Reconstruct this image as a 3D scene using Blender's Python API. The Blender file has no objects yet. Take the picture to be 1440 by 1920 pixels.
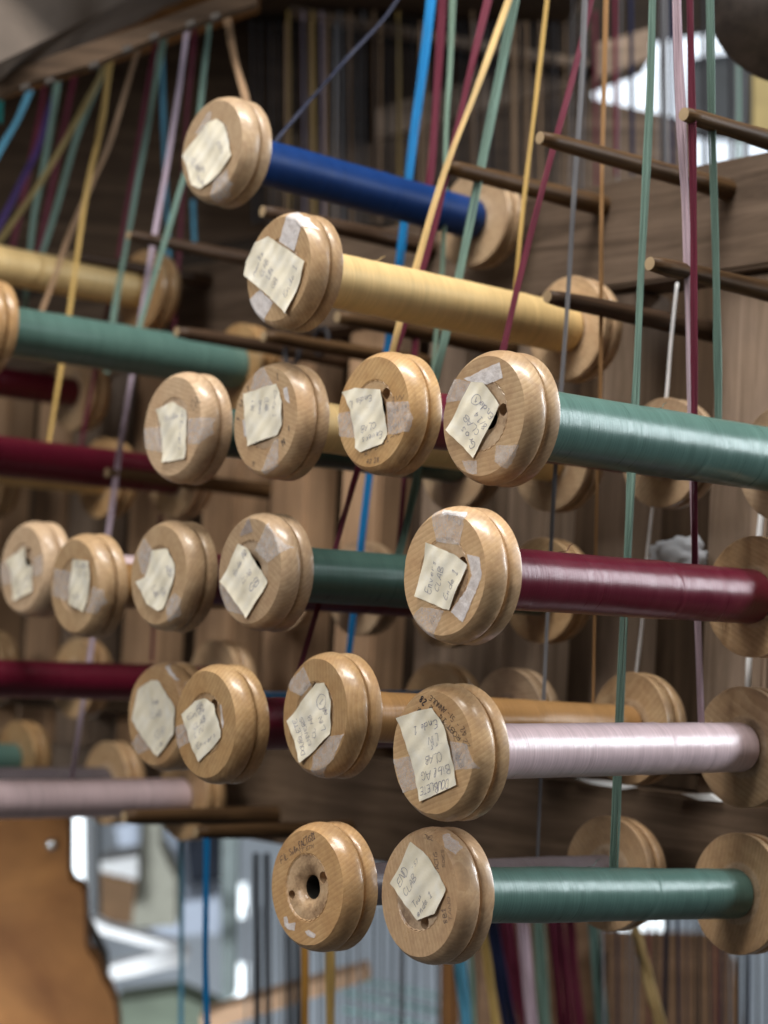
import bpy, bmesh, math, random
from mathutils import Vector, Matrix, noise

sc = bpy.context.scene
COL = sc.collection
random.seed(7)

# ------------------------------------------------------------------ camera
F, PITCH, ROLL, THETA = 3853.0, math.radians(3.955), math.radians(3.008), math.radians(50.53)
FWD = Vector((0, math.cos(PITCH), math.sin(PITCH)))
_r, _u = Vector((1, 0, 0)), Vector((0, -math.sin(PITCH), math.cos(PITCH)))
RIGHT = _r * math.cos(ROLL) + _u * math.sin(ROLL)
UP = -_r * math.sin(ROLL) + _u * math.cos(ROLL)
cam_d = bpy.data.cameras.new("camera")
cam = bpy.data.objects.new("camera", cam_d)
COL.objects.link(cam)
m = Matrix((RIGHT, UP, -FWD)).transposed().to_4x4()
cam.matrix_world = m
cam_d.sensor_fit = 'VERTICAL'
cam_d.sensor_height = 36
cam_d.sensor_width = 27
cam_d.lens = F / 1920 * 36
cam_d.clip_start = 0.05
cam_d.clip_end = 100
cam_d.dof.use_dof = True
cam_d.dof.focus_distance = 1.375
cam_d.dof.aperture_fstop = 5.2
sc.camera = cam

# ------------------------------------------------------------------ world and lamps
w = bpy.data.worlds.new("World")
sc.world = w
w.use_nodes = True
w.node_tree.nodes["Background"].inputs[0].default_value = (1.0, 0.94, 0.88, 1)
w.node_tree.nodes["Background"].inputs[1].default_value = 0.075


def area(name, loc, target, sx, sy, power, col):
    d = bpy.data.lights.new(name, 'AREA')
    d.shape = 'RECTANGLE'
    d.size, d.size_y, d.energy, d.color = sx, sy, power, col
    o = bpy.data.objects.new(name, d)
    o.location = loc
    o.rotation_euler = (Vector(target) - Vector(loc)).to_track_quat('-Z', 'Y').to_euler()
    COL.objects.link(o)
    return o


area("ceiling_and_fill_lamp", (0.10, 0.95, 2.0), (0.1, 1.6, 0.05), 1.5, 0.42, 60, (1.0, 0.96, 0.90))
area("ceiling_and_fill_lamp", (-1.45, 0.25, 0.95), (0.0, 1.65, 0.05), 0.9, 0.7, 21, (1.0, 0.97, 0.93))  # unseen front-left fill, added to brighten the flange faces
area("window_lamp", (1.75, 1.45, 0.75), (0.0, 1.7, 0.1), 0.34, 0.95, 26, (0.90, 0.95, 1.0))
sd = bpy.data.lights.new("low_fill_spot", 'SPOT')  # unseen spot added to brighten the background below the rack
sd.energy, sd.color, sd.spot_size, sd.spot_blend, sd.shadow_soft_size = 420, (0.93, 0.97, 1.0), math.radians(27), 0.5, 0.2
so = bpy.data.objects.new("low_fill_spot", sd)
so.location = (-1.5, 0.3, -0.62)
so.rotation_euler = (Vector((-0.1, 4.5, -0.78)) - so.location).to_track_quat('-Z', 'Y').to_euler()
COL.objects.link(so)

sc.view_settings.view_transform = 'Standard'
sc.view_settings.look = 'None'
sc.view_settings.exposure = 0.2
sc.view_settings.gamma = 1.0
sc.render.engine = 'CYCLES'
sc.cycles.use_denoising = True
sc.cycles.max_bounces = 6
sc.cycles.caustics_reflective = False
sc.cycles.caustics_refractive = False

# ------------------------------------------------------------------ frames and helpers
AX = Vector((math.sin(THETA), math.cos(THETA), 0))       # along a bobbin, away from the viewer
ROW = Vector((-AX.y, AX.x, 0))                           # along a row of bobbins, away to the left
ZUP = Vector((0, 0, 1))


def ray(x, y):
    return FWD + RIGHT * ((x - 720) / F) + UP * ((960 - y) / F)


def at(x, y, depth):
    return ray(x, y) * depth


def on_s(x, y, s):                                       # point of the rack's back plane
    d = ray(x, y)
    return d * (s / d.dot(AX))


def on_rho(x, y, rho):                                   # point of the vertical plane through one column
    d = ray(x, y)
    return d * (rho / d.dot(ROW))


def rack(rho, s, z):
    return ROW * rho + AX * s + ZUP * z


def link(name, me, mat=None, parent=None, loc=None):
    o = bpy.data.objects.new(name, me)
    COL.objects.link(o)
    if mat is not None and me is not None and len(me.materials) == 0:
        me.materials.append(mat)
    if parent is not None:
        o.parent = parent
    if loc is not None:
        o.location = loc
    return o


def tag(o, label, cat, group=None):
    o["label"] = label
    o["category"] = cat
    if group:
        o["group"] = group
    return o


def struct(o, label=None):
    o["kind"] = "structure"
    if label:
        o["label"] = label
    return o


def mesh(name, verts, faces, smooth=False):
    me = bpy.data.meshes.new(name)
    me.from_pydata([tuple(v) for v in verts], [], faces)
    me.update()
    if smooth:
        me.polygons.foreach_set("use_smooth", [True] * len(me.polygons))
    return me


def bm_mesh(name, bm, smooth=False):
    me = bpy.data.meshes.new(name)
    bm.to_mesh(me)
    bm.free()
    if smooth:
        me.polygons.foreach_set("use_smooth", [True] * len(me.polygons))
    return me


# ------------------------------------------------------------------ materials
def new_mat(name):
    mt = bpy.data.materials.new(name)
    mt.use_nodes = True
    nt = mt.node_tree
    b = nt.nodes["Principled BSDF"]
    return mt, nt, b


def N(nt, kind, **kw):
    n = nt.nodes.new(kind)
    for k, v in kw.items():
        if k in n.inputs:
            n.inputs[k].default_value = v
        else:
            setattr(n, k, v)
    return n


def ramp(nt, fac, stops):
    r = nt.nodes.new("ShaderNodeValToRGB")
    e = r.color_ramp.elements
    while len(e) < len(stops):
        e.new(0.5)
    for el, (p, c) in zip(e, stops):
        el.position = p
        el.color = (*c, 1) if len(c) == 3 else c
    nt.links.new(fac, r.inputs[0])
    return r


def mixc(nt, fac, a, b, mode='MIX'):
    n = nt.nodes.new("ShaderNodeMix")
    n.data_type = 'RGBA'
    n.blend_type = mode
    for sock, v in ((n.inputs[0], fac), (n.inputs[6], a), (n.inputs[7], b)):
        if hasattr(v, "is_linked"):
            nt.links.new(v, sock)
        elif isinstance(v, (int, float)):
            sock.default_value = v
        else:
            sock.default_value = (*v, 1)
    return n.outputs[2]


def mathn(nt, op, a, b=None):
    n = nt.nodes.new("ShaderNodeMath")
    n.operation = op
    for i, v in enumerate((a, b)):
        if v is None:
            continue
        if hasattr(v, "is_linked"):
            nt.links.new(v, n.inputs[i])
        else:
            n.inputs[i].default_value = v
    return n.outputs[0]


def wood_turned(name, light, dark, side, gloss=0.36):
    """Varnished turned beech: curved growth lines, pores, handling grime, scuffs."""
    mt, nt, b = new_mat(name)
    L = nt.links.new
    tc = N(nt, "ShaderNodeTexCoord")
    oi = N(nt, "ShaderNodeObjectInfo")
    off = N(nt, "ShaderNodeVectorMath", operation='SCALE')
    cmb = N(nt, "ShaderNodeCombineXYZ")
    L(oi.outputs["Random"], cmb.inputs[0])
    L(mathn(nt, 'MULTIPLY', oi.outputs["Random"], 7.3), cmb.inputs[1])
    L(mathn(nt, 'MULTIPLY', oi.outputs["Random"], 3.7), cmb.inputs[2])
    L(cmb.outputs[0], off.inputs[0])
    off.inputs["Scale"].default_value = 0.035
    pos = N(nt, "ShaderNodeVectorMath", operation='ADD')
    L(tc.outputs["Object"], pos.inputs[0])
    L(off.outputs[0], pos.inputs[1])
    shift = N(nt, "ShaderNodeVectorMath", operation='ADD')
    L(pos.outputs[0], shift.inputs[0])
    shift.inputs[1].default_value = (0.0, 0.055, 0.05)
    wv = N(nt, "ShaderNodeTexWave", wave_type='RINGS', rings_direction='X', wave_profile='SAW')
    wv.inputs["Scale"].default_value = 105
    wv.inputs["Distortion"].default_value = 2.6
    wv.inputs["Detail"].default_value = 3
    wv.inputs["Detail Scale"].default_value = 0.35
    L(shift.outputs[0], wv.inputs["Vector"])
    st = N(nt, "ShaderNodeMapping")
    st.inputs["Scale"].default_value = (45, 480, 480)
    L(pos.outputs[0], st.inputs[0])
    pores = N(nt, "ShaderNodeTexNoise", Scale=1.0, Detail=3.0, Roughness=0.6)
    L(st.outputs[0], pores.inputs["Vector"])
    big = N(nt, "ShaderNodeTexNoise", Scale=28.0, Detail=4.0, Roughness=0.6)
    L(pos.outputs[0], big.inputs["Vector"])
    med = N(nt, "ShaderNodeTexNoise", Scale=130.0, Detail=5.0, Roughness=0.7)
    L(pos.outputs[0], med.inputs["Vector"])
    c0 = mixc(nt, wv.outputs["Fac"], light, dark)
    hard = mathn(nt, 'MULTIPLY', ramp(nt, big.outputs["Fac"], [(0.35, (0, 0, 0)), (0.7, (1, 1, 1))]).outputs[0], 0.75)
    c1 = mixc(nt, hard, c0, side)
    pr = ramp(nt, pores.outputs["Fac"], [(0.28, (0.62, 0.55, 0.5)), (0.5, (1, 1, 1))])
    c2 = mixc(nt, 0.28, c1, pr.outputs[0], 'MULTIPLY')
    gr = ramp(nt, med.outputs["Fac"], [(0.42, (1, 1, 1)), (0.72, (0.66, 0.56, 0.5))])
    c3 = mixc(nt, 0.6, c2, gr.outputs[0], 'MULTIPLY')
    # rubbed end-grain band on the rim: greyish handling grime
    sx = N(nt, "ShaderNodeSeparateXYZ")
    L(tc.outputs["Object"], sx.inputs[0])
    rr = mathn(nt, 'SQRT', mathn(nt, 'ADD', mathn(nt, 'POWER', sx.outputs[0], 2.0), mathn(nt, 'POWER', sx.outputs[1], 2.0)))
    rim = ramp(nt, mathn(nt, 'MULTIPLY', rr, 22.2), [(0.885, (0, 0, 0)), (0.96, (1, 1, 1))])
    rimn = N(nt, "ShaderNodeTexNoise", Scale=45.0, Detail=6.0, Roughness=0.75)
    L(pos.outputs[0], rimn.inputs["Vector"])
    rimf = mathn(nt, 'MULTIPLY', rim.outputs[0], ramp(nt, rimn.outputs["Fac"], [(0.4, (0, 0, 0)), (0.62, (0.5, 0.5, 0.5))]).outputs[0])
    c4 = mixc(nt, rimf, c3, (0.23, 0.135, 0.065))
    # bare wood in the worn centre
    cen = ramp(nt, mathn(nt, 'MULTIPLY', rr, 22.2), [(0.49, (1, 1, 1)), (0.53, (0, 0, 0))])
    cmot = ramp(nt, rimn.outputs["Fac"], [(0.36, (0.20, 0.12, 0.07)), (0.5, (0.50, 0.34, 0.20)), (0.66, (0.62, 0.47, 0.31))])
    c5 = mixc(nt, mathn(nt, 'MULTIPLY', cen.outputs[0], 0.8), c4, cmot.outputs[0])
    hue = N(nt, "ShaderNodeHueSaturation")
    L(c5, hue.inputs["Color"])
    L(mathn(nt, 'ADD', mathn(nt, 'MULTIPLY', oi.outputs["Random"], 0.34), 0.80), hue.inputs["Value"])
    L(mathn(nt, 'ADD', mathn(nt, 'MULTIPLY', mathn(nt, 'FRACT', mathn(nt, 'MULTIPLY', oi.outputs["Random"], 13.7)), 0.24), 0.79), hue.inputs["Saturation"])
    L(hue.outputs[0], b.inputs["Base Color"])
    rg = ramp(nt, med.outputs["Fac"], [(0.3, (gloss - 0.10,) * 3), (0.75, (gloss + 0.16,) * 3)])
    L(rg.outputs[0], b.inputs["Roughness"])
    b.inputs["Coat Weight"].default_value = 0.25
    b.inputs["Coat Roughness"].default_value = 0.15
    bp = N(nt, "ShaderNodeBump", Strength=0.22, Distance=0.0006)
    crn = N(nt, "ShaderNodeTexNoise", Scale=260.0, Detail=5.0, Roughness=0.7)
    L(pos.outputs[0], crn.inputs["Vector"])
    rough_c = mathn(nt, 'MULTIPLY', mathn(nt, 'MULTIPLY', cen.outputs[0], crn.outputs["Fac"]), 4.0)
    hmix = mathn(nt, 'ADD', rough_c, mathn(nt, 'ADD', mathn(nt, 'MULTIPLY', pores.outputs["Fac"], 0.4), mathn(nt, 'MULTIPLY', med.outputs["Fac"], 0.5)))
    L(hmix, bp.inputs["Height"])
    L(bp.outputs[0], b.inputs["Normal"])
    return mt


def old_wood(name, c_lo, c_hi, rough=0.6, scale=1.0, direction=(4, 60, 60)):
    """Sawn plank: long grain along the object's local X."""
    mt, nt, b = new_mat(name)
    L = nt.links.new
    tc = N(nt, "ShaderNodeTexCoord")
    oi = N(nt, "ShaderNodeObjectInfo")
    ad = N(nt, "ShaderNodeVectorMath", operation='ADD')
    L(tc.outputs["Object"], ad.inputs[0])
    L(oi.outputs["Random"], ad.inputs[1])
    mp = N(nt, "ShaderNodeMapping")
    mp.inputs["Scale"].default_value = tuple(v * scale for v in direction)
    L(ad.outputs[0], mp.inputs[0])
    n1 = N(nt, "ShaderNodeTexNoise", Scale=1.0, Detail=6.0, Roughness=0.65, Distortion=0.8)
    L(mp.outputs[0], n1.inputs["Vector"])
    n2 = N(nt, "ShaderNodeTexNoise", Scale=9.0, Detail=4.0, Roughness=0.6)
    L(ad.outputs[0], n2.inputs["Vector"])
    r1 = ramp(nt, n1.outputs["Fac"], [(0.3, c_lo), (0.68, c_hi)])
    r2 = ramp(nt, n2.outputs["Fac"], [(0.3, (0.7, 0.68, 0.68)), (0.7, (1.12, 1.08, 1.0))])
    L(mixc(nt, 0.8, r1.outputs[0], r2.outputs[0], 'MULTIPLY'), b.inputs["Base Color"])
    b.inputs["Roughness"].default_value = rough
    b.inputs["Specular IOR Level"].default_value = 0.15
    bp = N(nt, "ShaderNodeBump", Strength=0.35, Distance=0.002)
    L(n1.outputs["Fac"], bp.inputs["Height"])
    L(bp.outputs[0], b.inputs["Normal"])
    return mt


def silk_wound(name, col, rough=0.34):
    """Silk wound round a barrel: hair-fine turns across the local Z axis."""
    mt, nt, b = new_mat(name)
    L = nt.links.new
    tc = N(nt, "ShaderNodeTexCoord")
    mp = N(nt, "ShaderNodeMapping")
    mp.inputs["Scale"].default_value = (26, 26, 1000)
    mp.inputs["Rotation"].default_value = (0.02, 0.012, 0)
    L(tc.outputs["Object"], mp.inputs[0])
    n1 = N(nt, "ShaderNodeTexNoise", Scale=1.0, Detail=3.0, Roughness=0.55)
    L(mp.outputs[0], n1.inputs["Vector"])
    mp2 = N(nt, "ShaderNodeMapping")
    mp2.inputs["Scale"].default_value = (10, 10, 160)
    mp2.inputs["Rotation"].default_value = (-0.06, 0.03, 0)
    L(tc.outputs["Object"], mp2.inputs[0])
    n2 = N(nt, "ShaderNodeTexNoise", Scale=1.0, Detail=4.0, Roughness=0.6)
    L(mp2.outputs[0], n2.inputs["Vector"])
    c = mixc(nt, 1.0, col, ramp(nt, n1.outputs["Fac"], [(0.25, (0.82,) * 3), (0.75, (1.14,) * 3)]).outputs[0], 'MULTIPLY')
    c = mixc(nt, 1.0, c, ramp(nt, n2.outputs["Fac"], [(0.3, (0.92,) * 3), (0.7, (1.06,) * 3)]).outputs[0], 'MULTIPLY')
    L(c, b.inputs["Base Color"])
    rg = ramp(nt, n2.outputs["Fac"], [(0.3, (rough - 0.04,) * 3), (0.7, (rough + 0.05,) * 3)])
    L(rg.outputs[0], b.inputs["Roughness"])
    b.inputs["Specular IOR Level"].default_value = 0.7
    b.inputs["Specular Tint"].default_value = (*[0.5 + 0.5 * min(1, v * 2.2) for v in col], 1)
    b.inputs["Sheen Weight"].default_value = 0.02
    b.inputs["Sheen Roughness"].default_value = 0.35
    b.inputs["Sheen Tint"].default_value = (*[min(1, 0.25 + v * 1.6) for v in col], 1)
    hs = mathn(nt, 'ADD', n1.outputs["Fac"], mathn(nt, 'MULTIPLY', n2.outputs["Fac"], 0.3))
    bp = N(nt, "ShaderNodeBump", Strength=0.30, Distance=0.0005)
    L(hs, bp.inputs["Height"])
    L(bp.outputs[0], b.inputs["Normal"])
    if name.endswith('blue'):
        b.inputs["Specular IOR Level"].default_value = 0.3
    return mt


def silk_strand(name, col):
    """Bundle of parallel silk ends: fine streaks along the bundle (UV u across, v along)."""
    mt, nt, b = new_mat(name)
    L = nt.links.new
    uv = N(nt, "ShaderNodeUVMap")
    mp = N(nt, "ShaderNodeMapping")
    mp.inputs["Scale"].default_value = (24, 1.2, 1)
    L(uv.outputs[0], mp.inputs[0])
    n1 = N(nt, "ShaderNodeTexNoise", Scale=1.0, Detail=3.0, Roughness=0.6)
    L(mp.outputs[0], n1.inputs["Vector"])
    c = mixc(nt, 1.0, col, ramp(nt, n1.outputs["Fac"], [(0.3, (0.5,) * 3), (0.7, (1.4,) * 3)]).outputs[0], 'MULTIPLY')
    L(c, b.inputs["Base Color"])
    b.inputs["Roughness"].default_value = 0.5
    b.inputs["Specular IOR Level"].default_value = 0.28
    b.inputs["Sheen Weight"].default_value = 0.08
    b.inputs["Sheen Tint"].default_value = (*[min(1, 0.2 + v * 1.6) for v in col], 1)
    bp = N(nt, "ShaderNodeBump", Strength=0.6, Distance=0.0006)
    L(n1.outputs["Fac"], bp.inputs["Height"])
    L(bp.outputs[0], b.inputs["Normal"])
    return mt


def plain(name, col, rough=0.55, metallic=0.0, vary=0.15, emit=None, strength=0.0, nscale=30.0):
    mt, nt, b = new_mat(name)
    L = nt.links.new
    tc = N(nt, "ShaderNodeTexCoord")
    n1 = N(nt, "ShaderNodeTexNoise", Scale=nscale, Detail=4.0, Roughness=0.6)
    L(tc.outputs["Object"], n1.inputs["Vector"])
    c = mixc(nt, 1.0, col, ramp(nt, n1.outputs["Fac"], [(0.3, (1 - vary,) * 3), (0.7, (1 + vary,) * 3)]).outputs[0], 'MULTIPLY')
    L(c, b.inputs["Base Color"])
    b.inputs["Roughness"].default_value = rough
    b.inputs["Metallic"].default_value = metallic
    if emit:
        b.inputs["Emission Color"].default_value = (*emit, 1)
        b.inputs["Emission Strength"].default_value = strength
    return mt


def paper_mat():
    mt, nt, b = new_mat("cream_note_paper")
    L = nt.links.new
    tc = N(nt, "ShaderNodeTexCoord")
    n1 = N(nt, "ShaderNodeTexNoise", Scale=70.0, Detail=5.0, Roughness=0.6)
    L(tc.outputs["Object"], n1.inputs["Vector"])
    n2 = N(nt, "ShaderNodeTexNoise", Scale=900.0, Detail=2.0, Roughness=0.6)
    L(tc.outputs["Object"], n2.inputs["Vector"])
    r = ramp(nt, n1.outputs["Fac"], [(0.3, (0.79, 0.72, 0.55)), (0.55, (0.84, 0.79, 0.66)), (0.75, (0.85, 0.83, 0.76))])
    L(r.outputs[0], b.inputs["Base Color"])
    b.inputs["Roughness"].default_value = 0.7
    b.inputs["Specular IOR Level"].default_value = 0.25
    bp = N(nt, "ShaderNodeBump", Strength=0.35, Distance=0.0012)
    L(mathn(nt, 'ADD', n1.outputs["Fac"], mathn(nt, 'MULTIPLY', n2.outputs["Fac"], 0.15)), bp.inputs["Height"])
    L(bp.outputs[0], b.inputs["Normal"])
    return mt


def tape_mat(name, col, clear):
    mt, nt, b = new_mat(name)
    L = nt.links.new
    tc = N(nt, "ShaderNodeTexCoord")
    n1 = N(nt, "ShaderNodeTexNoise", Scale=160.0, Detail=5.0, Roughness=0.7)
    L(tc.outputs["Object"], n1.inputs["Vector"])
    b.inputs["Base Color"].default_value = (*col, 1)
    b.inputs["Roughness"].default_value = 0.14
    b.inputs["Specular IOR Level"].default_value = 0.9
    bp = N(nt, "ShaderNodeBump", Strength=0.9, Distance=0.0012)
    L(n1.outputs["Fac"], bp.inputs["Height"])
    L(bp.outputs[0], b.inputs["Normal"])
    fac = ramp(nt, n1.outputs["Fac"], [(0.3, (clear + 0.10,) * 3), (0.72, (clear - 0.14,) * 3)])
    tr = N(nt, "ShaderNodeBsdfTransparent")
    mx = N(nt, "ShaderNodeMixShader")
    L(fac.outputs[0], mx.inputs[0])
    L(b.outputs[0], mx.inputs[1])
    L(tr.outputs[0], mx.inputs[2])
    L(mx.outputs[0], nt.nodes["Material Output"].inputs[0])
    return mt


M = {}
M['wood'] = wood_turned("varnished_beech", (0.62, 0.43, 0.235), (0.49, 0.315, 0.152), (0.47, 0.27, 0.115))
M['wood_pale'] = wood_turned("pale_worn_beech", (0.64, 0.455, 0.265), (0.52, 0.345, 0.185), (0.48, 0.295, 0.14), 0.42)
M['wood_amber'] = wood_turned("amber_varnished_beech", (0.60, 0.39, 0.19), (0.49, 0.29, 0.12), (0.45, 0.245, 0.09), 0.32)
M['beam'] = old_wood("dark_old_beam", (0.042, 0.027, 0.017), (0.135, 0.090, 0.060))
M['beam_lo'] = old_wood("brown_lower_beam", (0.060, 0.040, 0.026), (0.17, 0.120, 0.085))
M['rail'] = old_wood("brown_sawn_rail", (0.060, 0.042, 0.030), (0.175, 0.128, 0.096))
M['smooth_beam'] = plain("planed_grey_brown", (0.105, 0.080, 0.062), 0.8, vary=0.2, nscale=14)
M['post'] = old_wood("tan_post_wood", (0.32, 0.205, 0.125), (0.58, 0.39, 0.25))
M['post_grey'] = old_wood("weathered_post_wood", (0.17, 0.125, 0.092), (0.36, 0.275, 0.215))
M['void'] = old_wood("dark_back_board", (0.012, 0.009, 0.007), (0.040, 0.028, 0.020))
M['peg'] = old_wood("dark_peg_wood", (0.026, 0.013, 0.006), (0.115, 0.066, 0.031), rough=0.45, direction=(220, 220, 9))
M['peg_black'] = old_wood("blackened_peg_wood", (0.022, 0.014, 0.009), (0.085, 0.052, 0.034), rough=0.4, direction=(220, 220, 9))
M['peg_end'] = plain("peg_end_grain", (0.36, 0.26, 0.15), 0.7)
M['panel'] = old_wood("orange_brown_panel", (0.150, 0.062, 0.020), (0.285, 0.135, 0.046), rough=0.65, direction=(5, 40, 5))
M['paper'] = paper_mat()
M['tape'] = tape_mat("matt_sticky_tape", (0.84, 0.84, 0.86), 0.70)
M['tape_white'] = tape_mat("torn_white_tape", (0.90, 0.88, 0.90), 0.36)
M['tape_clear'] = tape_mat("yellowed_tape", (0.40, 0.36, 0.36), 0.5)
M['ink'] = plain("blue_black_ink", (0.09, 0.095, 0.22), 0.5)
M['marker'] = plain("black_marker", (0.035, 0.03, 0.035), 0.5)
M['stamp'] = plain("faded_stamp_ink", (0.13, 0.09, 0.075), 0.6)
M['hole'] = plain("dark_bore", (0.02, 0.018, 0.014), 0.8)
YC = {'blue': (0.004, 0.028, 0.125), 'yellow': (0.66, 0.47, 0.215), 'green': (0.080, 0.155, 0.135), 'dark_green': (0.038, 0.082, 0.070),
      'maroon': (0.100, 0.006, 0.019), 'pink': (0.64, 0.50, 0.53), 'brown': (0.31, 0.17, 0.065), 'grey': (0.10, 0.085, 0.095),
      'azure': (0.004, 0.20, 0.50)}
for k, c in YC.items():
    M['y_' + k] = silk_wound("wound_silk_" + k, c, 0.46 if k in ('blue', 'yellow') else 0.31)
SC = {'azure': (0.005, 0.21, 0.52), 'maroon': (0.14, 0.014, 0.036), 'green': (0.165, 0.265, 0.222), 'pale_green': (0.20, 0.30, 0.235),
      'cream': (0.70, 0.49, 0.215), 'yellow': (0.62, 0.42, 0.14), 'grey': (0.20, 0.20, 0.215), 'brown': (0.40, 0.22, 0.09),
      'pink': (0.62, 0.47, 0.54), 'navy': (0.005, 0.010, 0.042), 'purple': (0.055, 0.025, 0.14), 'sky': (0.13, 0.42, 0.60),
      'lavender': (0.46, 0.37, 0.45), 'orange': (0.58, 0.30, 0.06), 'teal': (0.02, 0.20, 0.19), 'dark': (0.022, 0.020, 0.024),
      'tan': (0.42, 0.27, 0.16), 'olive': (0.30, 0.23, 0.09)}
for k, c in SC.items():
    c = tuple(v * 0.86 for v in c)
    M['s_' + k] = silk_strand("silk_ends_" + k, c)

# ------------------------------------------------------------------ rack: boards, posts, rails


def box(name, centre, ex, ey, ez, lx, ly, lz, mat, parent=None, bev=0.003):
    """Board with local X along ex (its grain), sizes lx, ly, lz."""
    bm = bmesh.new()
    bmesh.ops.create_cube(bm, size=1)
    bmesh.ops.scale(bm, vec=(lx, ly, lz), verts=bm.verts)
    if bev:
        bmesh.ops.bevel(bm, geom=bm.edges[:], offset=bev, segments=2, affect='EDGES')
    o = link(name, bm_mesh(name, bm), mat, parent)
    o.matrix_world = Matrix((ex, ey, ez)).transposed().to_4x4() if False else Matrix.Translation(centre) @ Matrix((ex, ey, ez)).transposed().to_4x4()
    return o


def slab(name, pts, depth, thick, mat, parent=None, depths=None):
    """Flat-faced board or object seen side on: outline standing at its own distance, with real thickness."""
    ps = [at(x, y, (depths[i] if depths else depth)) for i, (x, y) in enumerate(pts)]
    n = len(ps)
    c = sum(ps, Vector()) / n
    loc = [p - c for p in ps]
    vs = loc + [p + FWD * thick for p in loc]
    fs = [tuple(range(n)), tuple(range(2 * n - 1, n - 1, -1))] + [(i, i + n, (i + 1) % n + n, (i + 1) % n) for i in range(n)]
    me = mesh(name, vs, fs)
    bm = bmesh.new()
    bm.from_mesh(me)
    bmesh.ops.recalc_face_normals(bm, faces=bm.faces)
    bm.to_mesh(me)
    bm.free()
    return link(name, me, mat, parent, c)


S_BACK = 1.300
# vertical posts that carry the pegs (face edges read along the back plane)
post_edges = [(-62, -5, 'post'), (55, 112, 'post'), (122, 176, 'post_grey'), (236, 296, 'post'), (372, 440, 'post'), (498, 566, 'post'), (632, 706, 'post'),
              (782, 862, 'post_grey'), (945, 1014, 'post_grey'), (1112, 1176, 'post_grey'), (1322, 1440, 'post_grey')]
post_words = ["past the frame's left edge", "behind the two leftmost labelled bobbins", "beside the short maroon bobbin", "behind the lavender thread bundle",
              "between the two tape-labelled bobbins of the third row", "above the flange of the short green bobbin", "behind the azure thread bundle",
              "behind the bobbin labelled in two slips", "under the yellow bobbin's far flange", "behind the green thread bundle", "wide one at the right edge"]
for (x0, x1, mk), wd in zip(post_edges, post_words):
    p0, p1 = on_s(x0, 1050, S_BACK), on_s(x1, 1050, S_BACK)
    rho = (p0.dot(ROW) + p1.dot(ROW)) / 2
    wdt = abs(p0.dot(ROW) - p1.dot(ROW))
    c = rack(rho, S_BACK + 0.022, 0.10)
    o = box("rack_post", c, ZUP, ROW, AX * 1.0, 0.46, wdt, 0.044, M[mk])
    tag(o, "upright wooden rack post " + wd, "post", "upright posts of the bobbin rack")

# dark boards closing the rack behind the posts
for k in range(9):
    rho = 0.9 + 0.25 * k
    o = box("back_board", rack(rho, S_BACK + 0.19 + 0.004 * (k % 2), 0.13), ZUP, ROW, AX, 0.62, 0.246, 0.02, M['beam' if k % 3 else 'rail'])
    struct(o)

# upper rail: broad weathered plank, and the lower beam in two pieces
zt = on_s(1440, 285, S_BACK - 0.01).z
zb = on_s(1440, 500, S_BACK - 0.01).z
o = box("upper_rail", rack(1.75, S_BACK + 0.012, (zt + zb) / 2), ROW, ZUP, AX, 1.9, zt - zb, 0.05, M['rail'])
tag(o, "broad weathered plank running across above the posts", "rail")
zt2 = on_s(1250, 1482, S_BACK - 0.02).z
zb2 = on_s(1250, 1705, S_BACK - 0.02).z
o = box("lower_beam", rack(1.36, S_BACK + 0.005, (zt2 + zb2) / 2 - 0.001), ROW, ZUP, AX, 1.14, zt2 - zb2, 0.07, M['beam_lo'])
tag(o, "dark heavy beam under the posts, above the hanging threads", "beam")
zt3 = on_s(1250, 1440, S_BACK - 0.02).z
o = box("foot_rail", rack(1.8, S_BACK + 0.02, zt3 + 0.006), ROW, ZUP, AX, 1.7, 0.022, 0.05, M['beam'])
tag(o, "narrow dark rail just above the heavy lower beam", "rail")

# ------------------------------------------------------------------ bobbins
R, T, LM = 0.045, 0.027, 0.305
RIM = [(0.0396, 0.0), (0.0404, 0.0009), (0.0416, 0.0022), (0.0429, 0.0041), (0.0440, 0.0067), (0.0447, 0.0094), (0.045, 0.0120), (0.0449, 0.0136),
       (0.0443, 0.0147), (0.0434, 0.0149), (0.0393, 0.0151), (0.0391, 0.0158), (0.0393, 0.0168), (0.0422, 0.0172), (0.0433, 0.0178), (0.0440, 0.0189),
       (0.0445, 0.0200), (0.0448, 0.0225), (0.0451, 0.0255), (0.0450, 0.0266), (0.0445, 0.0270)]
INNER = [(0.038, 0.0266), (0.034, 0.0260), (0.0325, 0.0262), (0.030, 0.0258), (0.024, 0.0256), (0.016, 0.0257), (0.0, 0.0257)]
FACE = [(0.0, 0.0245), (0.0080, 0.0245), (0.0080, 0.0100), (0.0082, 0.0062), (0.0090, 0.0046), (0.0104, 0.0034), (0.0122, 0.0021), (0.0140, 0.0012), (0.0175, 0.0008),
        (0.0208, 0.0006), (0.0222, 0.0007), (0.0228, 0.0001), (0.0233, 0.0006), (0.0238, 0.0), (0.0300, 0.0), (0.0355, 0.0), (0.0385, 0.0)]


def lathe(prof, seg, wob=None):
    vs, fs = [], []
    rings = []
    for (r, z) in prof:
        if r < 1e-6:
            rings.append([len(vs)])
            vs.append(Vector((0, 0, z)))
        else:
            rings.append(list(range(len(vs), len(vs) + seg)))
            for k in range(seg):
                a = 2 * math.pi * k / seg
                rr = r + (wob(r, z, a) if wob else 0)
                vs.append(Vector((rr * math.cos(a), rr * math.sin(a), z)))
    for A, B in zip(rings, rings[1:]):
        for k in range(seg):
            k2 = (k + 1) % seg
            if len(A) == 1:
                fs.append((A[0], B[k2], B[k]))
            elif len(B) == 1:
                fs.append((A[k], A[k2], B[0]))
            else:
                fs.append((A[k], A[k2], B[k2], B[k]))
    return vs, fs


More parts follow.
